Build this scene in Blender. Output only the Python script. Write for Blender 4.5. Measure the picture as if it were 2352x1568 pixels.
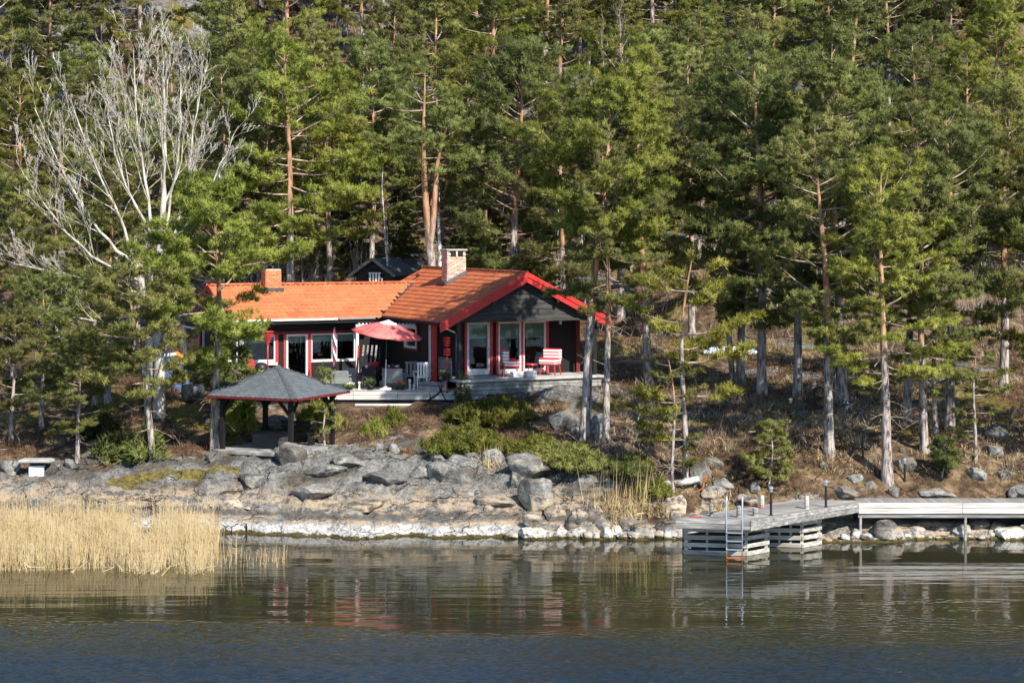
import bpy, math, random
import numpy as np
from mathutils import Matrix, Vector, Euler

scene = bpy.context.scene
for o in list(bpy.data.objects):
    bpy.data.objects.remove(o)
COL = scene.collection
R = math.radians

# ------------------------------------------------------------------ camera, sky, sun, exposure
FPX, CU, HV, EYE = 4466.0, 1176.0, 516.0, 10.0      # focal length, picture centre, horizon row (2352-wide picture), eye height
cam_d = bpy.data.cameras.new("camera")
cam_d.sensor_width = 36.0
cam_d.lens = 36.0 * FPX / 2352.0
cam_d.shift_y = -(784.0 - HV) / 2352.0
cam_d.clip_start = 0.5
cam_d.clip_end = 3000.0
cam = bpy.data.objects.new("camera", cam_d)
cam.location = (0, 0, EYE)
cam.rotation_euler = (R(90), 0, 0)
COL.objects.link(cam)
scene.camera = cam

SUN_EL, SUN_AZ = R(41), R(180 - 34)      # azimuth clockwise from +Y (the view direction): behind the camera, to the right
world = bpy.data.worlds.new("World")
scene.world = world
world.use_nodes = True
wn = world.node_tree
sky = wn.nodes.new("ShaderNodeTexSky")
sky.sky_type = 'NISHITA'
sky.sun_disc = False
sky.sun_elevation = SUN_EL
sky.sun_rotation = SUN_AZ
sky.air_density = 1.0
sky.dust_density = 0.2
sky.ozone_density = 6.0
bg = wn.nodes["Background"]
bg.inputs[1].default_value = 0.13
wn.links.new(sky.outputs[0], bg.inputs[0])

sun_d = bpy.data.lights.new("sun", 'SUN')
sun_d.energy = 5.0
sun_d.angle = R(0.5)
sun_d.color = (1.0, 0.945, 0.86)
sun = bpy.data.objects.new("sun", sun_d)
tosun = Vector((math.cos(SUN_EL) * math.sin(SUN_AZ), math.cos(SUN_EL) * math.cos(SUN_AZ), math.sin(SUN_EL)))
sun.rotation_euler = tosun.to_track_quat('Z', 'Y').to_euler()
sun.location = (30, -30, 60)
COL.objects.link(sun)

scene.view_settings.view_transform = 'Standard'
scene.view_settings.look = 'None'
scene.view_settings.gamma = 1.0
scene.view_settings.exposure = 0.82
scene.view_settings.use_curve_mapping = False
scene.cycles.max_bounces = 6
scene.cycles.diffuse_bounces = 3
scene.cycles.glossy_bounces = 3
scene.cycles.transmission_bounces = 4
scene.cycles.transparent_max_bounces = 8
scene.cycles.use_adaptive_sampling = True

# ------------------------------------------------------------------ noise and terrain
def _hash(ix, iy, seed):
    h = (ix.astype(np.int64) * 374761393 + iy.astype(np.int64) * 668265263 + seed * 974711) & 0x7fffffff
    h = ((h ^ (h >> 13)) * 1274126177) & 0x7fffffff
    return ((h ^ (h >> 16)) & 0xffff) / 65535.0

def vnoise(x, y, seed=0):
    x = np.asarray(x, float); y = np.asarray(y, float)
    ix = np.floor(x); iy = np.floor(y)
    fx = x - ix; fy = y - iy
    fx = fx * fx * fx * (fx * (fx * 6 - 15) + 10); fy = fy * fy * fy * (fy * (fy * 6 - 15) + 10)
    a = _hash(ix, iy, seed); b = _hash(ix + 1, iy, seed)
    c = _hash(ix, iy + 1, seed); d = _hash(ix + 1, iy + 1, seed)
    return (a * (1 - fx) + b * fx) * (1 - fy) + (c * (1 - fx) + d * fx) * fy - 0.5

def fbm(x, y, octv=4, seed=0, gain=0.5):
    s = 0.0; a = 1.0; f = 1.0
    for i in range(octv):
        s = s + a * vnoise(np.asarray(x) * f + 17.3 * i, np.asarray(y) * f - 9.1 * i, seed + i)
        a *= gain; f *= 2.03
    return s

def sstep(a, b, x):
    t = np.clip((np.asarray(x, float) - a) / (b - a), 0, 1)
    return t * t * (3 - 2 * t)

PY = [20, 40, 56, 60.6, 61.6, 62, 62.25, 62.7, 63.5, 64.5, 67, 70, 73, 75, 80, 86, 92, 97, 105, 115, 130, 143, 150, 165, 176, 230, 330]
PZ = [-4, -3, -1.6, -0.55, -0.16, 0.03, 0.22, 0.42, 0.80, 1.30, 1.98, 2.42, 2.98, 3.25, 3.55, 3.9, 4.6, 5.6, 7.6, 11, 17.5, 22.8, 25.0, 31, 31, 10, -6]
SX = [-80, -30, -16, -9, -1, 5, 15, 40, 80]
SY = [67, 65.4, 64.0, 62.9, 61.75, 61.7, 61.8, 61.6, 61]
A25, F25 = (math.cos(R(25)), math.sin(R(25))), (math.sin(R(25)), -math.cos(R(25)))
HOUSE = (0.59, 75.5)
GAZ = (-8.3, 68.9)

def ground(x, y, detail=True):
    x = np.asarray(x, float); y = np.asarray(y, float)
    sh = np.interp(x, SX, SY) - 62.0
    w = sstep(95, 70, y)
    wig = (fbm(x * 0.35, y * 0.05, 3, 5) * 0.9 + fbm(x * 1.5, y * 0.4, 2, 8) * 0.30) * sstep(75, 64, y)
    yy = y - sh * w + wig
    z = np.interp(yy, PY, PZ)
    # broad undulation of the wooded slope
    z = z + fbm(x * 0.07, y * 0.07, 3, 21) * 2.2 * sstep(84, 115, y) + fbm(x * 0.03, y * 0.03, 2, 31) * 4 * sstep(110, 140, y)
    # cliffs of bare rock high on the slope
    cl = fbm(x * 0.05 + 3, y * 0.05, 2, 41)
    z = z + sstep(0.05, 0.25, cl) * 2.4 * sstep(112, 130, y)
    z = z + 9.0 * sstep(-13, -30, x) * sstep(112, 138, y) * sstep(185, 150, y) + 5.0 * sstep(24, 38, x) * sstep(118, 140, y) * sstep(185, 150, y)
    # bedrock back that rises left of the cottage
    hump = np.exp(-(((x + 6.5) / 5.0) ** 2 + ((y - 65.6) / 1.8) ** 2)) * 0.28
    z = z + hump
    # bank of bare rock and soil under the porch
    bank = np.exp(-(((x - 2.0) / 1.9) ** 2 + ((y - 74.2) / 1.1) ** 2)) * 0.62
    z = z + bank
    # steeper bank right of the bedrock
    z = z + 0.62 * sstep(1.0, 3.5, x) * sstep(62.6, 65.5, y) * sstep(73.0, 68.0, y)
    # gazebo terrace
    gd = np.hypot(x - GAZ[0], y - GAZ[1])
    k = sstep(3.0, 1.7, gd)
    z = z * (1 - k) + 2.02 * k
    # house plot
    dx = x - HOUSE[0]; dy = y - HOUSE[1]
    p = dx * A25[0] + dy * A25[1]; q = dx * F25[0] + dy * F25[1]
    ins = sstep(-12.2, -10.6, p) * sstep(5.2, 3.6, p) * sstep(-0.1, -0.9, q) * sstep(-13.5, -11.5, q)
    z = np.where(z > 3.2, z * (1 - ins) + 3.2 * ins, z)
    dk = sstep(-11.0, -10.0, x) * sstep(-1.9, -2.4, x) * sstep(74.6, 75.2, y) * sstep(82, 80, y)
    z = np.where(z > 3.1, z * (1 - dk) + 3.1 * dk, z)
    if detail:
        rk = rockmask(x, y)
        f1 = fbm(x * 0.9, y * 0.9, 4, 51)
        st = fbm(x * 0.45 + y * 0.25, y * 2.4, 3, 61)
        rid = 0.5 - np.abs(fbm(x * 1.3, y * 1.7, 3, 71)) * 2
        fine = 0.5 - np.abs(fbm(x * 3.1 + y * 0.8, y * 3.6, 3, 75)) * 2
        step = np.abs(((y * 1.15 + x * 0.12 + fbm(x * 0.5, y * 0.5, 3, 77) * 2.2) % 1.0) - 0.5)
        z = z + rk * (f1 * 0.26 + st * 0.20 + rid * 0.17 + fine * 0.15 + step * 0.24 - 0.10) * (0.35 + 0.65 * sstep(61.4, 63.0, yy)) * sstep(90, 80, y)
        z = z + (1 - rk) * (fbm(x * 1.4, y * 1.4, 3, 81) * 0.16) * sstep(61, 64, yy)
        far = sstep(86, 100, y)
        z = z + far * (fbm(x * 0.3, y * 0.3, 4, 91) * 1.8)
    return z

def rockmask(x, y):
    x = np.asarray(x, float); y = np.asarray(y, float)
    sh = np.interp(x, SX, SY)
    d = y - sh
    n = fbm(x * 0.5, y * 0.7, 4, 101)
    left = sstep(3.2, 0.8, x + n * 3) * sstep(7.2, 5.2, d + n * 3.2 + np.clip(-x - 9, 0, 30) * 0.32)
    rim = sstep(1.9, 1.0, d + n * 1.6)
    pat = sstep(0.20, 0.34, fbm(x * 0.22, y * 0.22, 4, 111)) * sstep(68, 72, y) * 0.9
    far = sstep(-0.12, 0.12, fbm(x * 0.06, y * 0.08, 4, 121) + 0.25 * sstep(-18, -30, x)) * sstep(95, 120, y)
    bank = np.exp(-(((x - 1.4) / 2.2) ** 2 + ((y - 74.4) / 0.7) ** 2)) * 0.8
    return np.clip(np.maximum.reduce([left, rim, pat, far, bank]), 0, 1)

def mossmask(x, y):
    x = np.asarray(x, float); y = np.asarray(y, float)
    n = fbm(x * 0.6, y * 0.9, 4, 131)
    m = sstep(1.0, 0.35, np.hypot((x + 11.4) / 2.9, (y - 66.2) / 0.8) + n * 0.8)
    m2 = sstep(0.16, 0.34, fbm(x * 0.5, y * 0.5, 4, 141) + 0.10 * sstep(2, 6, x)) * sstep(66, 69, y) * 0.8
    return np.clip(np.maximum(m, m2), 0, 1)

def spot(u, v):
    """ground point seen at picture position (u, v)"""
    Y = np.arange(45, 230, 0.05)
    X = (u - CU) / FPX * Y
    Z = EYE - (v - HV) / FPX * Y
    g = ground(X, Y)
    hit = np.nonzero(Z <= g)[0]
    i = hit[0] if len(hit) else len(Y) - 1
    return float(X[i]), float(Y[i]), float(g[i])

def at(u, v, Y):
    return ((u - CU) / FPX * Y, Y, EYE - (v - HV) / FPX * Y)

def gz(x, y):
    return float(ground(np.array([x]), np.array([y]))[0])

# ------------------------------------------------------------------ mesh helpers
def mesh_np(name, V, Fc):
    """V (n,3) float, Fc (m,3) or (m,4) int"""
    V = np.asarray(V, np.float32); Fc = np.asarray(Fc, np.int32)
    k = Fc.shape[1]
    me = bpy.data.meshes.new(name)
    me.vertices.add(len(V)); me.vertices.foreach_set("co", V.ravel())
    me.loops.add(Fc.size); me.loops.foreach_set("vertex_index", Fc.ravel())
    me.polygons.add(len(Fc))
    me.polygons.foreach_set("loop_start", np.arange(0, Fc.size, k, dtype=np.int32))
    me.update(calc_edges=True)
    return me

def smooth(me, on=True):
    me.polygons.foreach_set("use_smooth", [on] * len(me.polygons))
    me.update()

def link(name, data, mat=None, parent=None, loc=(0, 0, 0), rot=(0, 0, 0), scale=(1, 1, 1)):
    o = bpy.data.objects.new(name, data)
    if mat is not None and data is not None and not data.materials:
        data.materials.append(mat)
    o.location = loc; o.rotation_euler = rot; o.scale = scale
    if parent is not None:
        o.parent = parent
    COL.objects.link(o)
    return o

def tag(o, label=None, cat=None, group=None, kind=None):
    if label: o["label"] = label
    if cat: o["category"] = cat
    if group: o["group"] = group
    if kind: o["kind"] = kind
    return o

def thing(name, label, cat, loc=(0, 0, 0), rz=0.0, group=None):
    o = bpy.data.objects.new(name, None)
    o.location = loc; o.rotation_euler = (0, 0, rz)
    o.empty_display_size = 0.2
    COL.objects.link(o)
    return tag(o, label, cat, group)

class MB:
    def __init__(s):
        s.v = []; s.f = []; s.sm = False
    def add(s, vs, fs):
        n = len(s.v)
        s.v += [tuple(p) for p in vs]
        s.f += [tuple(i + n for i in f) for f in fs]
        return s
    def box(s, c, d, rz=0.0, M=None, top=1.0):
        hx, hy, hz = d[0] / 2, d[1] / 2, d[2] / 2
        P = [(-hx, -hy, -hz), (hx, -hy, -hz), (hx, hy, -hz), (-hx, hy, -hz),
             (-hx * top, -hy * top, hz), (hx * top, -hy * top, hz), (hx * top, hy * top, hz), (-hx * top, hy * top, hz)]
        m = M if M is not None else Matrix.Rotation(rz, 3, 'Z')
        C = Vector(c)
        return s.add([m @ Vector(p) + C for p in P],
                     [(3, 2, 1, 0), (4, 5, 6, 7), (0, 1, 5, 4), (1, 2, 6, 5), (2, 3, 7, 6), (3, 0, 4, 7)])
    def bar(s, a, b, w, h, up=(0, 0, 1)):
        a = Vector(a); b = Vector(b); d = (b - a)
        L = d.length; d.normalize()
        u = Vector(up)
        if abs(d.dot(u)) > 0.98: u = Vector((0, 1, 0))
        sd = d.cross(u).normalized(); u = sd.cross(d)
        m = Matrix((sd, d, u)).transposed()
        return s.box((a + b) / 2, (w, L, h), M=m)
    def tube(s, pts, rad, n=8, cap=True):
        pts = [Vector(p) for p in pts]
        if not hasattr(rad, '__len__'): rad = [rad] * len(pts)
        base = len(s.v); prev = None
        for i, p in enumerate(pts):
            t = (pts[min(i + 1, len(pts) - 1)] - pts[max(i - 1, 0)]).normalized()
            if prev is None:
                ref = Vector((0, 0, 1)) if abs(t.z) < 0.9 else Vector((1, 0, 0))
                nx = t.cross(ref).normalized()
            else:
                nx = (prev - t * prev.dot(t)).normalized()
            ny = t.cross(nx); prev = nx
            for k in range(n):
                a = 2 * math.pi * k / n
                s.v.append(tuple(p + (nx * math.cos(a) + ny * math.sin(a)) * rad[i]))
        for i in range(len(pts) - 1):
            for k in range(n):
                a = base + i * n + k; b = base + i * n + (k + 1) % n
                s.f.append((a, b, b + n, a + n))
        if cap:
            s.f.append(tuple(base + k for k in range(n))[::-1])
            s.f.append(tuple(base + (len(pts) - 1) * n + k for k in range(n)))
        return s
    def lathe(s, prof, n=16, c=(0, 0, 0)):
        base = len(s.v)
        for r, z in prof:
            for k in range(n):
                a = 2 * math.pi * k / n
                s.v.append((c[0] + r * math.cos(a), c[1] + r * math.sin(a), c[2] + z))
        for i in range(len(prof) - 1):
            for k in range(n):
                a = base + i * n + k; b = base + i * n + (k + 1) % n
                s.f.append((a, b, b + n, a + n))
        s.f.append(tuple(base + k for k in range(n))[::-1])
        s.f.append(tuple(base + (len(prof) - 1) * n + k for k in range(n)))
        return s
    def prism(s, poly, z0, z1):
        n = len(poly)
        return s.add([(x, y, z0) for x, y in poly] + [(x, y, z1) for x, y in poly],
                     [tuple(range(n))[::-1], tuple(range(n, 2 * n))] + [(i, (i + 1) % n, (i + 1) % n + n, i + n) for i in range(n)])
    def hexa(s, P):
        """8 corners: bottom loop then top loop"""
        return s.add(P, [(3, 2, 1, 0), (4, 5, 6, 7), (0, 1, 5, 4), (1, 2, 6, 5), (2, 3, 7, 6), (3, 0, 4, 7)])
    def mesh(s, name, sm=False):
        me = bpy.data.meshes.new(name)
        me.from_pydata(s.v, [], s.f)
        me.update()
        if sm: smooth(me)
        return me
    def build(s, name, mat, parent=None, loc=(0, 0, 0), rot=(0, 0, 0), sm=False, bevel=0.0):
        o = link(name, s.mesh(name, sm), mat, parent, loc, rot)
        if bevel:
            b = o.modifiers.new("bevel", 'BEVEL'); b.width = bevel; b.segments = 1; b.limit_method = 'ANGLE'
        return o

# ------------------------------------------------------------------ materials
def nodes_of(name):
    m = bpy.data.materials.new(name); m.use_nodes = True
    nt = m.node_tree
    return m, nt, nt.nodes["Principled BSDF"]

class N:
    """small node helper"""
    def __init__(s, nt): s.nt = nt
    def new(s, t, **kw):
        n = s.nt.nodes.new(t)
        for k, v in kw.items(): setattr(n, k, v)
        return n
    def l(s, a, b): s.nt.links.new(a, b)
    def set(s, sock, v):
        if hasattr(v, 'is_linked') or hasattr(v, 'links'): s.l(v, sock)
        else:
            if isinstance(v, tuple) and len(v) == 3 and sock.type == 'RGBA': v = v + (1,)
            sock.default_value = v
    def noise(s, vec, scale=1.0, detail=4, rough=0.55):
        n = s.new("ShaderNodeTexNoise"); s.set(n.inputs['Scale'], scale); n.inputs['Detail'].default_value = detail
        n.inputs['Roughness'].default_value = rough
        if vec is not None: s.l(vec, n.inputs['Vector'])
        return n.outputs['Fac']
    def mapping(s, vec, scale=(1, 1, 1), rot=(0, 0, 0)):
        n = s.new("ShaderNodeMapping"); n.inputs['Scale'].default_value = scale; n.inputs['Rotation'].default_value = rot
        s.l(vec, n.inputs['Vector']); return n.outputs[0]
    def ramp(s, fac, stops, interp='LINEAR'):
        n = s.new("ShaderNodeValToRGB"); n.color_ramp.interpolation = interp
        e = n.color_ramp.elements
        while len(e) < len(stops): e.new(0.5)
        for el, (p, c) in zip(e, stops):
            el.position = p
            el.color = (c, c, c, 1) if not isinstance(c, tuple) else c + (1,)
        s.l(fac, n.inputs[0]); return n.outputs[0]
    def mix(s, fac, a, b, mode='MIX'):
        n = s.new("ShaderNodeMix", data_type='RGBA', blend_type=mode)
        s.set(n.inputs[0], fac); s.set(n.inputs[6], a); s.set(n.inputs[7], b)
        return n.outputs[2]
    def math(s, op, a, b=None, c=None):
        n = s.new("ShaderNodeMath", operation=op)
        s.set(n.inputs[0], a)
        if b is not None: s.set(n.inputs[1], b)
        if c is not None: s.set(n.inputs[2], c)
        return n.outputs[0]
    def maprange(s, v, a, b, c=0.0, d=1.0):
        n = s.new("ShaderNodeMapRange", interpolation_type='SMOOTHSTEP')
        s.set(n.inputs['Value'], v)
        n.inputs['From Min'].default_value = a; n.inputs['From Max'].default_value = b
        n.inputs['To Min'].default_value = c; n.inputs['To Max'].default_value = d
        return n.outputs[0]
    def bump(s, h, strength=0.5, dist=0.02):
        n = s.new("ShaderNodeBump"); n.inputs['Strength'].default_value = strength; n.inputs['Distance'].default_value = dist
        s.l(h, n.inputs['Height']); return n.outputs[0]
    def obj(s): return s.new("ShaderNodeTexCoord").outputs['Object']
    def pos(s): return s.new("ShaderNodeNewGeometry").outputs['Position']
    def sep(s, vec):
        n = s.new("ShaderNodeSeparateXYZ"); s.l(vec, n.inputs[0]); return n.outputs

def pmat(name, c1, c2=None, scale=4.0, rough=0.7, bump=0.0, stretch=(1, 1, 1), spec=0.3, metal=0.0, c3=None, rnd=0.0, world=False, bscale=None):
    """painted / wooden / stony surface: two or three tones over stretched noise"""
    m, nt, b = nodes_of(name); n = N(nt)
    vec = n.mapping(n.pos() if world else n.obj(), stretch)
    fac = n.noise(vec, scale, 5, 0.6)
    stops = [(0.34, c1), (0.66, c2 or c1)] if c3 is None else [(0.3, c1), (0.5, c2), (0.68, c3)]
    col = n.ramp(fac, stops)
    if rnd:
        oi = n.new("ShaderNodeObjectInfo")
        k = n.maprange(oi.outputs['Random'], 0, 1, 1 - rnd, 1 + rnd)
        hsv = n.new("ShaderNodeHueSaturation"); n.l(col, hsv.inputs['Color']); n.l(k, hsv.inputs['Value'])
        hs = n.maprange(oi.outputs['Random'], 0, 1, 0.5 - rnd * 0.04, 0.5 + rnd * 0.04); n.l(hs, hsv.inputs['Hue'])
        col = hsv.outputs[0]
    n.l(col, b.inputs['Base Color'])
    b.inputs['Roughness'].default_value = rough
    b.inputs['Specular IOR Level'].default_value = spec
    b.inputs['Metallic'].default_value = metal
    if bump:
        n.l(n.bump(n.noise(vec, (bscale or scale) * 2, 5, 0.65), 0.6, bump), b.inputs['Normal'])
    return m

def rock_nodes(n, pos, bleach=None):
    z = n.sep(pos)[2]
    n1 = n.noise(pos, 0.9, 6, 0.62)
    n2 = n.noise(pos, 5.0, 6, 0.65)
    strata = n.noise(n.mapping(pos, (0.7, 1.4, 5.0), (0, R(6), R(12))), 1.3, 6, 0.65)
    lich = n.noise(pos, 2.2, 8, 0.7)
    f = n.math('ADD', n.math('MULTIPLY', n1, 0.5), n.math('MULTIPLY', n2, 0.5))
    f = n.math('ADD', n.math('MULTIPLY', f, 0.62), n.math('MULTIPLY', n.noise(n.mapping(pos, (0.8, 1, 2.0)), 13.0, 5, 0.7), 0.38))
    col = n.ramp(f, [(0.37, (0.040, 0.038, 0.034)), (0.45, (0.120, 0.115, 0.105)), (0.52, (0.195, 0.188, 0.170)), (0.63, (0.31, 0.30, 0.268))])
    col = n.mix(n.ramp(lich, [(0.56, 0.0), (0.64, 0.7)]), col, (0.36, 0.345, 0.27))
    stain = n.noise(n.mapping(pos, (0.5, 0.5, 1.2)), 0.9, 5, 0.6)
    col = n.mix(n.ramp(stain, [(0.50, 0.0), (0.60, 0.75)]), col, n.mix(n2, (0.040, 0.034, 0.026), (0.11, 0.085, 0.058)))
    vo = n.new("ShaderNodeTexVoronoi", feature='DISTANCE_TO_EDGE'); vo.inputs['Scale'].default_value = 0.85
    wv = n.new("ShaderNodeVectorMath", operation='ADD'); n.l(n.mapping(pos, (0.55, 1.0, 1.6)), wv.inputs[0])
    nz = n.new("ShaderNodeTexNoise"); nz.inputs['Scale'].default_value = 1.6; nz.inputs['Detail'].default_value = 4; n.l(pos, nz.inputs['Vector'])
    sc_ = n.new("ShaderNodeVectorMath", operation='SCALE'); sc_.inputs['Scale'].default_value = 0.9; n.l(nz.outputs['Color'], sc_.inputs[0])
    n.l(sc_.outputs[0], wv.inputs[1]); n.l(wv.outputs[0], vo.inputs['Vector'])
    crack = n.math('MULTIPLY', n.maprange(vo.outputs['Distance'], 0.0, 0.032, 1.0, 0.0), n.ramp(n.noise(pos, 0.7, 4, 0.6), [(0.45, 0.0), (0.56, 1.0)]))
    col = n.mix(n.math('MULTIPLY', crack, 0.7), col, (0.022, 0.020, 0.016))
    col = n.mix(n.ramp(n.noise(pos, 9.0, 4, 0.6), [(0.33, 0.8), (0.42, 0.0)]), col, (0.05, 0.05, 0.046))
    # ochre and pink gneiss bands low on the shore
    zz = n.math('ADD', z, n.math('MULTIPLY', n.math('SUBTRACT', n1, 0.5), 0.9))
    low = n.math('MULTIPLY', n.maprange(zz, 1.5, 0.8), n.ramp(n.math('ADD', n.math('MULTIPLY', strata, 0.6), n.math('MULTIPLY', n2, 0.4)), [(0.46, 0.0), (0.54, 0.9)]))
    col = n.mix(low, col, n.mix(n2, (0.36, 0.245, 0.14), (0.46, 0.375, 0.27)))
    # dark tide line, bleached band, algae at the water
    zn = n.math('ADD', z, n.math('MULTIPLY', n.math('SUBTRACT', n2, 0.5), 0.30))
    dark = n.math('MULTIPLY', n.maprange(zn, 0.42, 0.50), n.maprange(zn, 0.72, 0.56))
    col = n.mix(n.math('MULTIPLY', dark, 0.8), col, (0.085, 0.08, 0.072))
    white = n.maprange(n.math('ADD', zn, n.math('MULTIPLY', n.math('SUBTRACT', n1, 0.5), 0.25)), 0.38, 0.25)
    wcol = n.ramp(n.noise(pos, 6.0, 6, 0.7), [(0.36, (0.15, 0.14, 0.12)), (0.45, (0.38, 0.365, 0.33)), (0.54, (0.55, 0.54, 0.50)), (0.7, (0.62, 0.61, 0.58))])
    if bleach is not None:
        white = n.math('MULTIPLY', white, n.math('MULTIPLY_ADD', bleach, 0.85, 0.12))
    col = n.mix(n.math('MULTIPLY', white, 0.95), col, wcol)
    col = n.mix(n.maprange(zn, 0.10, 0.05), col, (0.085, 0.065, 0.022))
    h = n.math('ADD', n.math('MULTIPLY', n2, 0.6), n.math('MULTIPLY', strata, 1.0))
    h = n.math('SUBTRACT', h, n.math('MULTIPLY', crack, 0.8))
    return col, h

def mat_ground():
    m, nt, b = nodes_of("bedrock_and_forest_floor"); n = N(nt)
    pos = n.pos()
    at_ = n.new("ShaderNodeAttribute", attribute_name="cover")
    sep = n.new("ShaderNodeSeparateColor"); n.l(at_.outputs['Color'], sep.inputs[0])
    rock, rh = rock_nodes(n, pos, sep.outputs[2])
    fn = n.noise(pos, 1.1, 7, 0.68)
    soil = n.ramp(fn, [(0.30, (0.032, 0.021, 0.014)), (0.42, (0.070, 0.044, 0.027)), (0.52, (0.15, 0.098, 0.054)), (0.62, (0.29, 0.20, 0.11))])
    soil = n.mix(n.ramp(n.noise(pos, 7.0, 4, 0.7), [(0.36, 0.75), (0.5, 0.0)]), soil, (0.035, 0.022, 0.013))
    moss = n.ramp(n.noise(pos, 6.0, 5, 0.7), [(0.34, (0.06, 0.05, 0.012)), (0.5, (0.15, 0.115, 0.022)), (0.66, (0.25, 0.20, 0.06))])
    rm = n.maprange(n.math('ADD', sep.outputs[0], n.math('MULTIPLY', n.math('SUBTRACT', n.noise(pos, 2.5, 6, 0.7), 0.5), 1.1)), 0.40, 0.58)
    col = n.mix(rm, soil, rock)
    mm = n.maprange(n.math('ADD', sep.outputs[1], n.math('MULTIPLY', n.math('SUBTRACT', n.noise(pos, 3.5, 6, 0.7), 0.5), 1.0)), 0.40, 0.60)
    col = n.mix(n.math('MULTIPLY', mm, 0.9), col, moss)
    n.l(col, b.inputs['Base Color'])
    b.inputs['Roughness'].default_value = 0.9
    b.inputs['Specular IOR Level'].default_value = 0.15
    hh = n.math('ADD', rh, n.math('MULTIPLY', n.noise(pos, 14.0, 4, 0.6), 0.5))
    n.l(n.bump(hh, 1.0, 0.16), b.inputs['Normal'])
    return m

def mat_rock():
    m, nt, b = nodes_of("lichened_granite"); n = N(nt)
    pos = n.pos()
    oi = n.new("ShaderNodeObjectInfo")
    off = n.new("ShaderNodeVectorMath", operation='ADD'); n.l(pos, off.inputs[0])
    cmb = n.new("ShaderNodeCombineXYZ"); n.l(n.math('MULTIPLY', oi.outputs['Random'], 37.0), cmb.inputs[0]); n.l(cmb.outputs[0], off.inputs[1])
    bl_ = n.math('MULTIPLY_ADD', n.math('FRACT', n.math('MULTIPLY', oi.outputs['Random'], 5.7)), 0.8, 0.15)
    col, h = rock_nodes(n, off.outputs[0], bl_)
    hsv = n.new("ShaderNodeHueSaturation"); n.l(col, hsv.inputs['Color'])
    n.l(n.maprange(oi.outputs['Random'], 0, 1, 0.82, 1.22), hsv.inputs['Value'])
    n.l(hsv.outputs[0], b.inputs['Base Color'])
    b.inputs['Roughness'].default_value = 0.88
    b.inputs['Specular IOR Level'].default_value = 0.2
    n.l(n.bump(n.math('ADD', h, n.math('MULTIPLY', n.noise(pos, 16.0, 4, 0.6), 0.4)), 0.8, 0.05), b.inputs['Normal'])
    return m

def mat_water():
    m, nt, b = nodes_of("lake_water"); n = N(nt)
    pos = n.pos(); xyz = n.sep(pos)
    sky_blue = n.maprange(n.math('ADD', xyz[1], n.math('MULTIPLY', n.math('SUBTRACT', n.noise(n.mapping(pos, (0.16, 0.7, 1)), 1.0, 5, 0.65), 0.5), 12.0)), 49.5, 42.0)
    n.l(n.mix(sky_blue, (0.027, 0.0255, 0.0125), (0.013, 0.0205, 0.0265)), b.inputs['Base Color'])      # peaty shallows, then the sky's blue reflection painted into the colour
    b.inputs['Roughness'].default_value = 0.015
    b.inputs['IOR'].default_value = 1.333
    b.inputs['Specular IOR Level'].default_value = 0.5
    near = n.maprange(xyz[1], 60.5, 55.0)
    swell = n.noise(n.mapping(pos, (0.16, 1.1, 1), (0, 0, R(3))), 1.0, 3, 0.5)
    fine = n.noise(n.mapping(pos, (0.7, 3.2, 1), (0, 0, R(-4))), 1.0, 3, 0.5)
    h = n.math('ADD', n.math('MULTIPLY', swell, n.math('MULTIPLY_ADD', near, 0.016, 0.012)), n.math('MULTIPLY', fine, n.math('MULTIPLY_ADD', near, 0.002, 0.0015)))
    n.l(n.math('ADD', n.maprange(xyz[1], 60.0, 52.0, 0.012, 0.05), n.maprange(xyz[1], 50.0, 45.0, 0.0, 0.16)), b.inputs['Roughness'])
    n.l(n.bump(h, 1.0, 1.0), b.inputs['Normal'])
    return m

def mat_needles(name, c1, c2, c3, trans=0.48):
    m, nt, b = nodes_of(name); n = N(nt)
    ob = n.obj(); oi = n.new("ShaderNodeObjectInfo")
    f = n.math('ADD', n.math('MULTIPLY', n.noise(ob, 0.8, 3, 0.6), 0.55), n.math('MULTIPLY', n.noise(ob, 6.0, 3, 0.7), 0.45))
    col = n.ramp(f, [(0.36, c1), (0.5, c2), (0.62, c3)])
    hsv = n.new("ShaderNodeHueSaturation"); n.l(col, hsv.inputs['Color'])
    n.l(n.maprange(oi.outputs['Random'], 0, 1, 0.478, 0.512), hsv.inputs['Hue'])
    r2 = n.math('FRACT', n.math('MULTIPLY', oi.outputs['Random'], 7.31))
    n.l(n.maprange(r2, 0, 1, 0.72, 1.22), hsv.inputs['Value'])
    n.l(hsv.outputs[0], b.inputs['Base Color'])
    b.inputs['Roughness'].default_value = 0.55
    b.inputs['Specular IOR Level'].default_value = 0.25
    tr = n.new("ShaderNodeBsdfTranslucent"); n.l(hsv.outputs[0], tr.inputs[0])
    mx = n.new("ShaderNodeMixShader"); mx.inputs[0].default_value = trans
    n.l(b.outputs[0], mx.inputs[1]); n.l(tr.outputs[0], mx.inputs[2])
    n.l(mx.outputs[0], nt.nodes["Material Output"].inputs[0])
    return m

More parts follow.
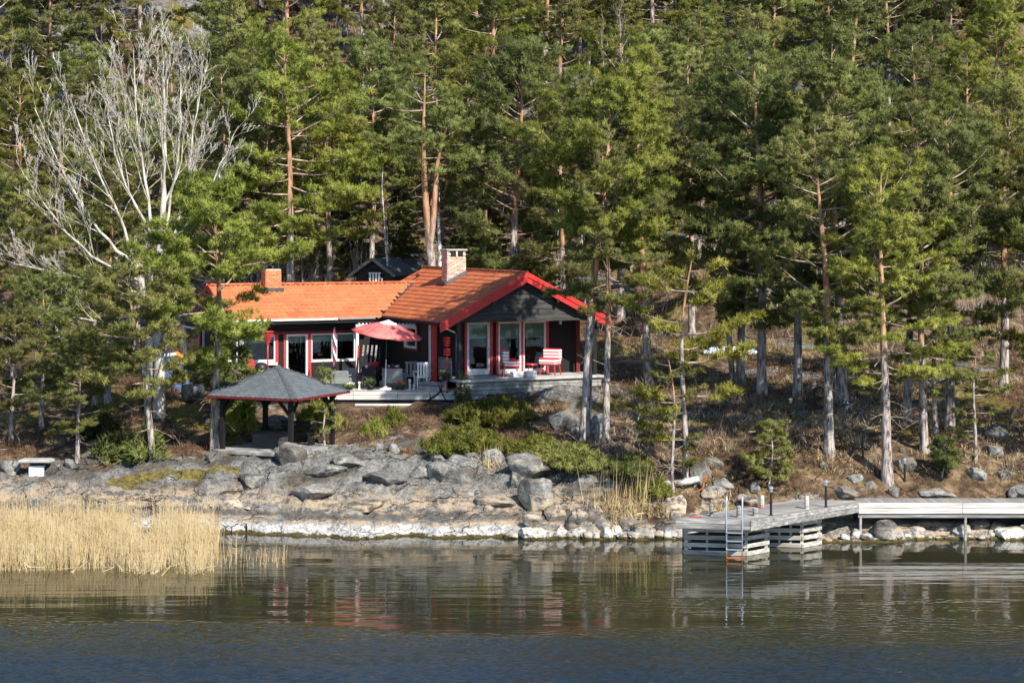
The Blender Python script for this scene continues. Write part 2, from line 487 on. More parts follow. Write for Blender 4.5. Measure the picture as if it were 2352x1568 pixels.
def mat_pinebark():
    m, nt, b = nodes_of("pine_bark"); n = N(nt)
    ob = n.obj(); z = n.sep(ob)[2]
    oi = n.new("ShaderNodeObjectInfo")
    plates = n.noise(n.mapping(ob, (7, 7, 1.8)), 1.0, 5, 0.65)
    low = n.ramp(plates, [(0.36, (0.045, 0.036, 0.031)), (0.46, (0.20, 0.165, 0.145)), (0.58, (0.43, 0.375, 0.33))])
    up = n.ramp(n.noise(n.mapping(ob, (5, 5, 1.2)), 1.0, 4, 0.6), [(0.36, (0.16, 0.085, 0.045)), (0.5, (0.38, 0.20, 0.105)), (0.66, (0.52, 0.33, 0.20))])
    zz = n.math('ADD', z, n.math('MULTIPLY', n.noise(ob, 1.5, 3, 0.6), 2.0))
    k = n.maprange(n.math('SUBTRACT', zz, n.math('MULTIPLY', oi.outputs['Random'], 1.5)), 4.6, 6.8)
    n.l(n.mix(k, low, up), b.inputs['Base Color'])
    b.inputs['Roughness'].default_value = 0.85
    b.inputs['Specular IOR Level'].default_value = 0.15
    n.l(n.bump(plates, 0.8, 0.05), b.inputs['Normal'])
    return m

def mat_palebark(name, c1, c2, c3, marks=0.0):
    m, nt, b = nodes_of(name); n = N(nt)
    ob = n.obj()
    col = n.ramp(n.noise(n.mapping(ob, (3, 3, 1)), 1.5, 5, 0.65), [(0.34, c1), (0.5, c2), (0.64, c3)])
    if marks:
        mk = n.noise(n.mapping(ob, (2, 2, 9)), 1.3, 3, 0.6)
        col = n.mix(n.ramp(mk, [(0.58, 0.0), (0.64, marks)]), col, (0.03, 0.028, 0.026))
    n.l(col, b.inputs['Base Color'])
    b.inputs['Roughness'].default_value = 0.8
    b.inputs['Specular IOR Level'].default_value = 0.2
    return m

def mat_glass():
    m, nt, b = nodes_of("window_glass"); n = N(nt)
    tr = n.new("ShaderNodeBsdfTransparent"); tr.inputs[0].default_value = (0.80, 0.86, 0.84, 1)
    gl = n.new("ShaderNodeBsdfGlossy"); gl.inputs['Roughness'].default_value = 0.01
    fr = n.new("ShaderNodeFresnel"); fr.inputs[0].default_value = 1.5
    mx = n.new("ShaderNodeMixShader")
    n.l(n.math('MULTIPLY', fr.outputs[0], 0.9), mx.inputs[0]); n.l(tr.outputs[0], mx.inputs[1]); n.l(gl.outputs[0], mx.inputs[2])
    n.l(mx.outputs[0], nt.nodes["Material Output"].inputs[0])
    return m

M = {}
M['ground'] = mat_ground()
M['rock'] = mat_rock()
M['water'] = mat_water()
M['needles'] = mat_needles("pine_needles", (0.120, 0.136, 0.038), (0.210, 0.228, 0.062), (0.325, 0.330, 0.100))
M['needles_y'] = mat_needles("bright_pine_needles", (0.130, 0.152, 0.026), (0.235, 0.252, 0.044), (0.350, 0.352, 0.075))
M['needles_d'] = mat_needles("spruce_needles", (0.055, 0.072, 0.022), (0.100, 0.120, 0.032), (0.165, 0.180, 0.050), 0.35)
M['pinebark'] = mat_pinebark()
M['pale'] = mat_palebark("pale_grey_bark", (0.20, 0.175, 0.14), (0.42, 0.38, 0.31), (0.64, 0.60, 0.51))
M['greybark'] = mat_palebark("smooth_grey_bark", (0.20, 0.165, 0.13), (0.32, 0.27, 0.22), (0.44, 0.38, 0.32))
M['limb'] = mat_palebark("grey_brown_boughs", (0.14, 0.10, 0.07), (0.27, 0.20, 0.145), (0.46, 0.37, 0.28))
M['birch'] = mat_palebark("white_birch_bark", (0.55, 0.53, 0.49), (0.72, 0.70, 0.67), (0.80, 0.79, 0.76), 0.9)
M['twig'] = mat_palebark("brown_grey_twigs", (0.10, 0.075, 0.055), (0.19, 0.15, 0.115), (0.32, 0.26, 0.21))
M['heather'] = pmat("brown_heather", (0.055, 0.030, 0.020), (0.115, 0.060, 0.036), 1.6, 0.9, c3=(0.17, 0.10, 0.05), world=True)
M['drygrass'] = pmat("dry_grass", (0.34, 0.24, 0.12), (0.55, 0.42, 0.23), 1.5, 0.85, world=True)
M['shrubgreen'] = pmat("lingonberry_green", (0.045, 0.055, 0.014), (0.10, 0.105, 0.026), 2.5, 0.8, world=True)
M['tile'] = pmat("orange_clay_tile", (0.32, 0.092, 0.036), (0.43, 0.118, 0.042), 2.0, 0.68, 0.004, c3=(0.50, 0.150, 0.060), rnd=0.15)
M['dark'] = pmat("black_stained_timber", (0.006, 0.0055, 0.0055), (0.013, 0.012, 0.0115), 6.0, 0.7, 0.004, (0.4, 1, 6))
M['slate_board'] = pmat("weathered_dark_grey_board", (0.022, 0.021, 0.020), (0.034, 0.033, 0.031), 3.0, 0.75, 0.004, (0.5, 1, 7), c3=(0.085, 0.08, 0.072), rnd=0.18)
M['red'] = pmat("red_paint", (0.46, 0.022, 0.020), (0.56, 0.036, 0.032), 3.0, 0.42, 0.001, (0.5, 1, 4), spec=0.5)
M['darkred'] = pmat("dull_red_paint", (0.12, 0.013, 0.013), (0.18, 0.019, 0.018), 3.0, 0.55)
M['white'] = pmat("white_paint", (0.60, 0.60, 0.58), (0.70, 0.69, 0.67), 5.0, 0.5)
M['greywood'] = pmat("weathered_grey_planks", (0.12, 0.11, 0.098), (0.23, 0.215, 0.195), 2.2, 0.85, 0.006, (1, 6, 6), c3=(0.34, 0.325, 0.30), rnd=0.16)
M['greywood_x'] = pmat("weathered_grey_boards", (0.10, 0.094, 0.084), (0.22, 0.207, 0.19), 1.6, 0.85, 0.006, (0.6, 4, 9), c3=(0.38, 0.365, 0.335), rnd=0.14)
M['newwood'] = pmat("pale_new_timber", (0.33, 0.29, 0.25), (0.50, 0.465, 0.42), 1.6, 0.75, 0.004, (0.5, 3, 9), c3=(0.60, 0.575, 0.54), rnd=0.10)
M['bleached'] = pmat("bleached_crib_timber", (0.17, 0.15, 0.12), (0.37, 0.34, 0.285), 2.0, 0.8, 0.005, (0.6, 3, 8), c3=(0.54, 0.515, 0.46), rnd=0.14)
M['brick'] = pmat("salmon_brick", (0.46, 0.19, 0.115), (0.66, 0.36, 0.26), 3.5, 0.85, 0.004, c3=(0.74, 0.54, 0.42), rnd=0.26)
M['brick_o'] = pmat("orange_brick", (0.52, 0.16, 0.065), (0.68, 0.25, 0.11), 3.5, 0.85, 0.004, rnd=0.14)
M['mortar'] = pmat("pale_mortar", (0.40, 0.33, 0.27), (0.50, 0.43, 0.37), 6.0, 0.9)
M['lead'] = pmat("dark_sheet_metal", (0.05, 0.052, 0.056), (0.085, 0.088, 0.092), 4.0, 0.5, metal=0.3)
M['shingle'] = pmat("grey_felt_shingle", (0.080, 0.090, 0.098), (0.125, 0.138, 0.148), 7.0, 0.9, 0.004, rnd=0.13)
M['hip'] = pmat("dark_felt_strip", (0.055, 0.060, 0.064), (0.085, 0.092, 0.098), 8.0, 0.92)
M['glass'] = mat_glass()
M['blind'] = pmat("grey_linen_blind", (0.33, 0.35, 0.32), (0.42, 0.44, 0.40), 8.0, 0.9)
M['concrete'] = pmat("pale_concrete", (0.30, 0.285, 0.26), (0.44, 0.425, 0.395), 2.5, 0.9, 0.006)
M['fill'] = pmat("shade_dark_stone", (0.012, 0.011, 0.010), (0.035, 0.032, 0.028), 3.0, 0.9, 0.05)  # stone toned near-black to paint shade behind the crib slats
M['oldconcrete'] = pmat("stained_concrete", (0.11, 0.103, 0.092), (0.24, 0.23, 0.21), 2.2, 0.92, 0.01, c3=(0.38, 0.365, 0.335))
M['canvas_red'] = pmat("faded_red_canvas", (0.66, 0.105, 0.090), (0.76, 0.190, 0.165), 2.0, 0.7)
M['canvas_pale'] = pmat("bleached_pink_canvas", (0.72, 0.26, 0.25), (0.82, 0.52, 0.49), 2.5, 0.7)
M['canvas_white'] = pmat("bleached_white_canvas", (0.80, 0.66, 0.63), (0.84, 0.76, 0.74), 2.5, 0.7)
M['wicker'] = pmat("grey_wicker", (0.17, 0.175, 0.17), (0.28, 0.29, 0.28), 22.0, 0.8, 0.01, (1, 1, 3))
M['black'] = pmat("black_enamel", (0.012, 0.012, 0.013), (0.022, 0.022, 0.024), 4.0, 0.45)
M['steel'] = pmat("galvanised_steel", (0.55, 0.57, 0.59), (0.68, 0.70, 0.72), 8.0, 0.32, metal=0.85)
M['rust'] = pmat("rusty_steel", (0.22, 0.065, 0.018), (0.42, 0.15, 0.045), 9.0, 0.85)
M['terracotta'] = pmat("dark_pot", (0.022, 0.021, 0.020), (0.040, 0.037, 0.034), 5.0, 0.7)
M['bluetarp'] = pmat("blue_tarpaulin", (0.060, 0.095, 0.21), (0.10, 0.15, 0.30), 2.5, 0.5, 0.02)
M['paleblue'] = pmat("pale_blue_plastic", (0.42, 0.52, 0.60), (0.62, 0.70, 0.76), 1.4, 0.45, 0.02, (1, 1, 0.2))
M['orange'] = pmat("orange_plastic", (0.80, 0.20, 0.02), (0.85, 0.28, 0.03), 3.0, 0.5)
M['blue'] = pmat("blue_cloth", (0.04, 0.08, 0.38), (0.07, 0.14, 0.50), 3.0, 0.8)
M['leaf'] = pmat("pot_plant_leaf", (0.06, 0.10, 0.02), (0.14, 0.20, 0.04), 4.0, 0.6)
M['petal'] = pmat("yellow_white_petals", (0.78, 0.70, 0.30), (0.84, 0.82, 0.70), 9.0, 0.6)
M['reed'] = pmat("dry_reed_straw", (0.30, 0.205, 0.088), (0.47, 0.355, 0.18), 1.4, 0.8, c3=(0.56, 0.45, 0.255), world=True)
M['plume'] = pmat("reed_plume", (0.20, 0.14, 0.075), (0.34, 0.25, 0.14), 2.0, 0.9, world=True)
M['stucco'] = M['concrete']
def mat_stripe():
    m, nt, b = nodes_of("red_white_striped_cloth"); n = N(nt)
    z = n.sep(n.obj())
    w = n.math('FRACT', n.math('MULTIPLY', z[2], 8.5))
    k = n.math('GREATER_THAN', w, 0.66)
    n.l(n.mix(k, (0.80, 0.78, 0.76), (0.66, 0.035, 0.04)), b.inputs['Base Color'])
    b.inputs['Roughness'].default_value = 0.85
    return m
M['stripe'] = mat_stripe()
def mat_twist():
    m, nt, b = nodes_of("spiral_striped_cloth"); n = N(nt)
    x, y, z = n.sep(n.obj())
    w = n.math('FRACT', n.math('ADD', n.math('MULTIPLY', z, 1.7), n.math('MULTIPLY', x, 5.0)))
    col = n.ramp(w, [(0.0, (0.75, 0.74, 0.73)), (0.36, (0.60, 0.03, 0.035)), (0.66, (0.03, 0.03, 0.05))], 'CONSTANT')
    n.l(col, b.inputs['Base Color']); b.inputs['Roughness'].default_value = 0.85
    return m
M['twist'] = mat_twist()
def mat_ladder():
    m, nt, b = nodes_of("galvanised_rusting_at_water"); n = N(nt)
    pos = n.pos(); z = n.math('ADD', n.sep(pos)[2], n.math('MULTIPLY', n.noise(pos, 9.0, 3), 0.12))
    k = n.maprange(z, 0.34, 0.24)
    n.l(n.mix(k, (0.62, 0.64, 0.66), (0.33, 0.10, 0.03)), b.inputs['Base Color'])
    n.l(n.math('MULTIPLY_ADD', k, -0.8, 0.8), b.inputs['Metallic'])
    n.l(n.math('MULTIPLY_ADD', k, 0.5, 0.3), b.inputs['Roughness'])
    return m
M['ladder'] = mat_ladder()
M['cowstone'] = pmat("black_and_white_stone", (0.02, 0.02, 0.02), (0.03, 0.03, 0.03), 2.6, 0.8, 0.01, c3=(0.75, 0.75, 0.72))

# ------------------------------------------------------------------ ground and water
def build_terrain():
    xs = np.concatenate([np.linspace(-130, -46, 29)[:-1], np.arange(-46, -19, 0.75), np.arange(-19, 19, 0.13), np.arange(19, 46, 0.75), np.linspace(46, 130, 29)])
    ys = np.concatenate([np.linspace(20, 56, 12)[:-1], np.arange(56, 61, 0.5), np.arange(61, 76.5, 0.10), np.arange(76.5, 90, 0.35), np.arange(90, 190, 0.9), np.linspace(190, 330, 30)])
    X, Y = np.meshgrid(xs, ys)
    Z = ground(X, Y)
    rk = rockmask(X, Y); ms = mossmask(X, Y)
    nx, ny = len(xs), len(ys)
    V = np.stack([X.ravel(), Y.ravel(), Z.ravel()], 1)
    i = np.arange(ny - 1)[:, None] * nx + np.arange(nx - 1)[None, :]
    Fc = np.stack([i, i + 1, i + nx + 1, i + nx], -1).reshape(-1, 4)
    me = mesh_np("ground", V, Fc); smooth(me)
    a = me.attributes.new("cover", 'FLOAT_COLOR', 'POINT')
    c = np.ones((len(V), 4), np.float32); c[:, 0] = rk.ravel(); c[:, 1] = ms.ravel(); c[:, 2] = sstep(1.6, -0.6, X.ravel())
    a.data.foreach_set("color", c.ravel())
    tag(link("ground", me, M['ground']), "brown forest floor and bare grey bedrock rising from the shore", kind="structure")
    # lake: one sheet, finely divided and rippled by the wind off the near shallows, smooth elsewhere
    xs = np.concatenate([[-400, -100, -40], np.arange(-19, 19, 0.06), [40, 100, 400]])
    ys = np.concatenate([[-120, 0, 25, 33], np.arange(39.5, 53, 0.042), [58, 62, 66, 72]])
    X, Y = np.meshgrid(xs, ys)
    patch = fbm(X * 0.09, Y * 0.35, 3, 301)
    wind = sstep(50.5, 45.5, Y + patch * 5.5) * sstep(39.6, 41, Y) * sstep(19, 17, np.abs(X))
    wind = wind * (0.55 + 0.45 * sstep(-0.25, 0.25, fbm(X * 0.35, Y * 0.9, 3, 305)))
    Z = np.zeros_like(X)
    rng = np.random.default_rng(77)
    for lam, am in ((0.70, 0.006), (0.44, 0.008), (0.32, 0.009), (0.24, 0.009), (0.18, 0.007)):
        for _ in range(4):
            th_ = rng.normal(0.15, 0.75); k_ = 2 * np.pi / (lam * rng.uniform(0.8, 1.2))
            ph = rng.uniform(0, 6.28) + fbm(X * 0.8, Y * 0.8, 2, int(rng.integers(1000))) * 5
            Z += am * 0.65 * np.sin(k_ * (Y * np.cos(th_) + X * np.sin(th_)) + ph)
    Z = Z * wind
    nx, ny = len(xs), len(ys)
    i = np.arange(ny - 1)[:, None] * nx + np.arange(nx - 1)[None, :]
    me = mesh_np("water", np.stack([X.ravel(), Y.ravel(), Z.ravel()], 1), np.stack([i, i + 1, i + nx + 1, i + nx], -1).reshape(-1, 4)); smooth(me)
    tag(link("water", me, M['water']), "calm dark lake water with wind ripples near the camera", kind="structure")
build_terrain()
# ------------------------------------------------------------------ tree makers (numpy)
def tubes_np(paths, n=5):
    """paths: list of (pts (k,3), radii (k,)) -> V, quads"""
    VV = []; FF = []; base = 0
    ang = np.arange(n) * 2 * np.pi / n
    ca, sa = np.cos(ang), np.sin(ang)
    for pts, rad in paths:
        pts = np.asarray(pts, float); rad = np.asarray(rad, float)
        k = len(pts)
        t = np.gradient(pts, axis=0)
        t /= np.linalg.norm(t, axis=1)[:, None] + 1e-9
        m = t.mean(0)
        ref = np.array([0., 0, 1]) if abs(m[2]) < 0.85 * np.linalg.norm(m) else np.array([1., 0, 0])
        nx = np.cross(t, ref); nx /= np.linalg.norm(nx, axis=1)[:, None] + 1e-9
        ny = np.cross(t, nx)
        ring = pts[:, None, :] + rad[:, None, None] * (nx[:, None, :] * ca[None, :, None] + ny[:, None, :] * sa[None, :, None])
        VV.append(ring.reshape(-1, 3))
        i = np.arange(k - 1)[:, None] * n + np.arange(n)[None, :]
        j = np.arange(k - 1)[:, None] * n + (np.arange(n)[None, :] + 1) % n
        FF.append((np.stack([i, j, j + n, i + n], -1).reshape(-1, 4)) + base)
        base += k * n
    return np.concatenate(VV), np.concatenate(FF)

def join_np(parts):
    V = []; Fc = []; b = 0
    for v, f in parts:
        V.append(v); Fc.append(f + b); b += len(v)
    return np.concatenate(V), np.concatenate(Fc)

def needles_np(rng, P, Ax, K, L, W, spread=0.85, nrm=None):
    """tufts at P (n,3) with axes Ax -> thin triangles"""
    n = len(P)
    P = np.repeat(P, K, 0); Ax = np.repeat(Ax, K, 0)
    d = Ax + rng.normal(0, spread, (n * K, 3)); d /= np.linalg.norm(d, axis=1)[:, None] + 1e-9
    s = np.cross(d, rng.normal(0, 1, (n * K, 3))); s /= np.linalg.norm(s, axis=1)[:, None] + 1e-9
    ln = L * rng.uniform(0.6, 1.25, (n * K, 1)); w = W * rng.uniform(0.7, 1.3, (n * K, 1))
    b = P + rng.normal(0, L * 0.22, (n * K, 3))
    V = np.stack([b - s * w * 0.5, b + s * w * 0.5, b + d * ln], 1)
    if nrm is not None:                    # turn every needle's front to the outside of its pad
        nr = np.repeat(nrm, K, 0)
        g = np.cross(V[:, 1] - V[:, 0], V[:, 2] - V[:, 0])
        flip = (g * nr).sum(1) < 0
        V[flip] = V[flip][:, [1, 0, 2]]
    return V.reshape(-1, 3), np.arange(n * K * 3).reshape(-1, 3)

def soft_normals(me, rng, nrm, K, mixv=0.65):
    """needle normals leaning to the outside of the pad, so clumps shade as clumps"""
    co = np.empty(len(me.vertices) * 3, np.float32); me.vertices.foreach_get("co", co)
    V = co.reshape(-1, 3, 3)
    g = np.cross(V[:, 1] - V[:, 0], V[:, 2] - V[:, 0]); g /= np.linalg.norm(g, axis=1)[:, None] + 1e-12
    nr = np.repeat(nrm, K, 0)
    m = g * (1 - mixv) + nr * mixv; m /= np.linalg.norm(m, axis=1)[:, None] + 1e-9
    me.polygons.foreach_set("use_smooth", [True] * len(me.polygons))
    me.normals_split_custom_set_from_vertices(np.repeat(m, 3, 0).astype(np.float32).tolist())

def unit(v):
    v = np.asarray(v, float); return v / (np.linalg.norm(v) + 1e-9)

def pine_meshes(seed, H, r0, cs, Rm, dens=1.0, lean=(0, 0), top=0.25, K=16, L=0.18, W=0.036, step=0.31, flat=0.0, fork=None, stubs=8, bend=0.22, onesided=None, clump=0.30):
    rng = np.random.default_rng(seed)
    paths = []; P = []; Ax = []; NR = []
    def stem(base, H0, H1, r0, lean, wob):
        k = 14
        t = np.linspace(0, 1, k)
        ph = rng.uniform(0, 6.28, 2)
        x = base[0] + lean[0] * t + wob * np.sin(t * 5 + ph[0]) * t - wob * math.sin(ph[0]) * 0
        y = base[1] + lean[1] * t + wob * np.sin(t * 4 + ph[1]) * t
        z = H0 + (H1 - H0) * t
        rad = r0 * (1 - t) ** 0.75 + 0.012
        return np.stack([x, y, z], 1), rad
    stems = []
    main, mr = stem((0, 0), -0.25, H, r0, lean, bend)
    mr[0] *= 1.35; mr[1] *= 1.02
    stems.append((main, mr, cs * H, H, Rm))
    paths.append((main, mr))
    if fork:
        fz, dx, dy, fh, fr = fork
        i = int(np.argmin(np.abs(main[:, 2] - fz)))
        s2, r2 = stem((main[i][0], main[i][1]), main[i][2], fh, mr[i] * 0.85, (dx, dy), bend)
        paths.append((s2, r2)); stems.append((s2, r2, fz + (fh - fz) * 0.58, fh, fr))
    twigs = []
    gi = 0
    for pts, rad, z0, z1, RR in stems:
        zz = z0
        while zz < z1 * 0.985:
            t = (zz - z0) / (z1 - z0)
            prof = (0.55 + 0.45 * min(1.0, t / 0.28)) * (1 - max(0.0, (t - 0.30) / 0.70) ** 2.0) ** (0.85 - 0.4 * top) + 0.10
            nb = rng.integers(1, 4) if t < 0.9 else 2
            for _ in range(nb):
                gi += 1
                az = gi * 2.399 + rng.normal(0, 0.5)
                if onesided is not None and rng.random() < onesided[1]:
                    az = onesided[0] + rng.normal(0, 0.9)
                ln = RR * prof * rng.uniform(0.45, 1.20)
                if rng.random() < 0.10: continue
                el = R(-4 + 58 * t ** 1.4 + rng.normal(0, 13)) * (1 - flat)
                k = 5
                s = np.linspace(0, 1, k)
                c = np.array([np.interp(zz, pts[:, 2], pts[:, 0]), np.interp(zz, pts[:, 2], pts[:, 1]), zz])
                hd = np.array([math.cos(az), math.sin(az), 0])
                sd = np.array([-hd[1], hd[0], 0])
                curve = rng.normal(0, 0.10)
                bp = c[None] + ln * (s[:, None] * math.cos(el) * hd[None] + (s ** 2)[:, None] * curve * sd[None])
                bp[:, 2] += ln * (s * math.sin(el) - 0.16 * s * (1 - s) + 0.10 * s ** 3)
                br = max(0.014, min(0.055, 0.020 * ln)) * (1 - s * 0.85)
                paths.append((bp, br))
                # side shoots, flattened into pads
                ns = max(3, int(ln * 2.6 * dens) + 1)
                ends = [(bp[-1], hd)]
                for j in range(ns):
                    q = 0.38 + 0.62 * (j + rng.uniform(0, 1)) / ns
                    b0 = np.array([np.interp(q, s, bp[:, m]) for m in range(3)])
                    a2 = (1 if j % 2 else -1) * rng.uniform(0.35, 1.2)
                    dr = hd * math.cos(a2) + sd * math.sin(a2)
                    dr[2] += rng.uniform(-0.15, 0.55)
                    l2 = ln * rng.uniform(0.14, 0.36) * (1.3 - 0.6 * q) + 0.10
                    e = b0 + unit(dr) * l2
                    twigs.append((np.stack([b0, (b0 + e) / 2 + [0, 0, -0.03 * l2], e]), np.array([0.013, 0.009, 0.005])))
                    ends.append((e, unit(dr)))
                    if l2 > 0.45: ends.append((b0 + (e - b0) * 0.55, unit(dr)))
                for e, dr in ends:
                    rc = clump * rng.uniform(0.7, 1.3)
                    nt_ = int(rng.integers(5, 9) * dens)
                    off = rng.normal(0, 1, (nt_, 3)); off /= np.linalg.norm(off, axis=1)[:, None]
                    off *= rng.uniform(0.3, 1.0, (nt_, 1)) * rc
                    off[:, 2] = np.abs(off[:, 2]) * 0.75 - 0.05
                    for o_ in off:
                        P.append(e + o_); Ax.append(o_ / rc * 0.75 + dr * 0.25 + np.array([0, 0, 0.55]))
                        NR.append(o_ / rc * 0.9 + np.array([0, 0, 0.45]) + hd * 0.35)
            zz += step * rng.uniform(0.7, 1.35)
    for m in range(6):
        P.append(np.array([main[-1][0], main[-1][1], H]) + rng.normal(0, 0.10, 3)); Ax.append(np.array([0, 0, 1.0])); NR.append(rng.normal(0, 0.4, 3) + [0, 0, 0.8])
    # dead stubs under the crown
    for m in range(stubs):
        zz = rng.uniform(0.35 * cs * H, cs * H * 1.05)
        az = rng.uniform(0, 6.28); ln = rng.uniform(0.3, 0.42) * Rm
        c = np.array([np.interp(zz, main[:, 2], main[:, 0]), np.interp(zz, main[:, 2], main[:, 1]), zz])
        hd = np.array([math.cos(az), math.sin(az), rng.uniform(-0.35, 0.2)])
        s = np.linspace(0, 1, 4)
        bp = c[None] + s[:, None] * hd[None] * ln; bp[:, 2] += -0.25 * ln * s ** 2 + rng.normal(0, 0.02, 4)
        paths.append((bp, np.linspace(0.022, 0.006, 4)))
        for _ in range(2):
            b0 = bp[2]; e = b0 + unit(hd + rng.normal(0, 0.5, 3)) * ln * 0.4
            twigs.append((np.stack([b0, (b0 + e) / 2, e]), np.array([0.010, 0.007, 0.004])))
    ns_ = 1 + (1 if fork else 0)
    t0 = tubes_np(paths[:ns_], 10)
    tm = mesh_np("trunk", *join_np([t0, tubes_np(paths[ns_:], 4), tubes_np(twigs, 3)])); smooth(tm)
    mi = np.ones(len(tm.polygons), np.int32); mi[:len(t0[1])] = 0
    tm.materials.append(M['pinebark']); tm.materials.append(M['limb'])
    tm.polygons.foreach_set("material_index", mi)
    P = np.array(P); Ax = np.array(Ax)
    nrm = np.array(NR) + rng.normal(0, 0.18, P.shape); nrm /= np.linalg.norm(nrm, axis=1)[:, None]
    cm = mesh_np("crown", *needles_np(rng, P, Ax, K, L, W, 0.85, nrm))
    soft_normals(cm, rng, nrm, K)
    return tm, cm

def bush_meshes(seed, Rx, Rz, n_st, dens=1.0, K=14, L=0.15, W=0.036):
    """low spreading mountain pine: many sprawling stems ending in upright tufts"""
    rng = np.random.default_rng(seed)
    paths = []; P = []; Ax = []; NR = []
    for i in range(n_st):
        az = rng.uniform(0, 6.28); rr = Rx * math.sqrt(rng.uniform(0.02, 1.0))
        tipz = Rz * (1 - (rr / Rx) ** 2 * 0.75) * rng.uniform(0.55, 1.05)
        e = np.array([math.cos(az) * rr, math.sin(az) * rr * 0.75, tipz])
        s = np.linspace(0, 1, 4)
        bp = s[:, None] * e[None]; bp[:, 2] = e[2] * s ** 0.7
        paths.append((bp, np.linspace(0.03, 0.008, 4)))
        for m in range(4):
            q = 0.55 + 0.45 * (m + rng.uniform(0.2, 1)) / 4
            c = e * q + rng.normal(0, 0.10, 3) * [1.4, 1.4, 0.5]; c[2] = abs(np.interp(q, s, bp[:, 2]) + rng.normal(0, 0.05))
            rc = 0.20 * rng.uniform(0.7, 1.35)
            off = rng.normal(0, 1, (int(8 * dens), 3)); off /= np.linalg.norm(off, axis=1)[:, None]
            off *= rng.uniform(0.3, 1.0, (len(off), 1)) * rc; off[:, 2] = np.abs(off[:, 2]) * 0.85 - 0.04
            for o_ in off:
                P.append(c + o_); Ax.append(o_ / rc * 0.8 + np.array([e[0] * 0.15, e[1] * 0.15, 0.55])); NR.append(o_ / rc + [0, 0, 0.45])
    tm = mesh_np("stems", *tubes_np(paths, 5)); smooth(tm)
    P = np.array(P); Ax = np.array(Ax)
    nrm = np.array(NR) + rng.normal(0, 0.18, P.shape); nrm /= np.linalg.norm(nrm, axis=1)[:, None]
    cm = mesh_np("foliage", *needles_np(rng, P, Ax, K, L, W, 0.8, nrm)); soft_normals(cm, rng, nrm, K)
    return tm, cm

def spruce_meshes(seed, H, Rm, K=13):
    rng = np.random.default_rng(seed)
    paths = [(np.stack([np.zeros(8), np.zeros(8), np.linspace(-0.2, H, 8)], 1), np.linspace(0.02 * H, 0.01, 8))]
    P = []; Ax = []
    z = 0.06 * H
    while z < H * 0.98:
        t = z / H
        for _ in range(6):
            az = rng.uniform(0, 6.28); ln = Rm * (1 - t) ** 0.9 * rng.uniform(0.75, 1.1) + 0.05
            hd = np.array([math.cos(az), math.sin(az), 0]); sd = np.array([-hd[1], hd[0], 0])
            s = np.linspace(0, 1, 4)
            bp = np.array([0, 0, z])[None] + s[:, None] * hd[None] * ln; bp[:, 2] += ln * (-0.28 * s + 0.18 * s ** 2)
            paths.append((bp, np.linspace(0.016, 0.004, 4)))
            for m in range(max(3, int(ln * 22))):
                q = rng.uniform(0.2, 1)
                p = np.array([np.interp(q, s, bp[:, j]) for j in range(3)]) + sd * rng.normal(0, 0.16) * ln * (1.2 - q)
                p[2] += rng.normal(-0.04, 0.04)
                P.append(p); Ax.append(hd * 0.6 + np.array([0, 0, -0.1]))
        z += 0.24 * rng.uniform(0.8, 1.2)
    tm = mesh_np("trunk", *tubes_np(paths, 5)); smooth(tm)
    cm = mesh_np("crown", *needles_np(rng, np.array(P), np.array(Ax), K, 0.14, 0.040, 0.7))
    return tm, cm

def bare_meshes(seed, limbs, levels=3, kids=(5, 4, 4), twist=0.16, up=0.25, sides=6, lenf=0.5, start=0.3):
    """leafless tree: limbs is a list of (pts, r0, r1); returns trunk mesh (stems) and branches mesh"""
    rng = np.random.default_rng(seed)
    main = []; out = []
    def grow(pts, r0, r1, lv):
        k = len(pts)
        rad = np.linspace(r0, r1, k)
        (main if lv == 0 else out).append((pts, rad))
        if lv >= levels: return
        L = np.sum(np.linalg.norm(np.diff(pts, axis=0), axis=1))
        n = kids[min(lv, len(kids) - 1)]
        n = int(n * rng.uniform(0.8, 1.25)) + 1
        for i in range(n):
            q = start + (1 - start) * (i + rng.uniform(0, 1)) / n
            s = np.linspace(0, 1, k)
            b0 = np.array([np.interp(q, s, pts[:, m]) for m in range(3)])
            j = min(int(q * (k - 1)), k - 2)
            d = unit(pts[j + 1] - pts[j])
            pr = unit(np.cross(d, rng.normal(0, 1, 3)))
            d2 = unit(d * rng.uniform(0.75, 1.15) + pr * rng.uniform(0.35, 0.75) + np.array([0, 0, up]))
            l2 = L * lenf * rng.uniform(0.55, 1.1) * (1.25 - 0.75 * q)
            kk = 6 if lv < 2 else 4
            ps = [b0]; dd = d2
            for m in range(kk - 1):
                dd = unit(dd + rng.normal(0, twist, 3) + np.array([0, 0, up * 0.18]))
                ps.append(ps[-1] + dd * l2 / (kk - 1))
            rr = np.interp(q, s, rad) * rng.uniform(0.36, 0.56)
            grow(np.array(ps), max(rr, 0.0078), max(rr * 0.25, 0.0050), lv + 1)
    for pts, r0, r1 in limbs:
        grow(np.array(pts, float), r0, r1, 0)
    tm = mesh_np("trunk", *tubes_np(main, 9)); smooth(tm)
    bm_ = mesh_np("branches", *tubes_np(out, 3)); smooth(bm_)
    return tm, bm_

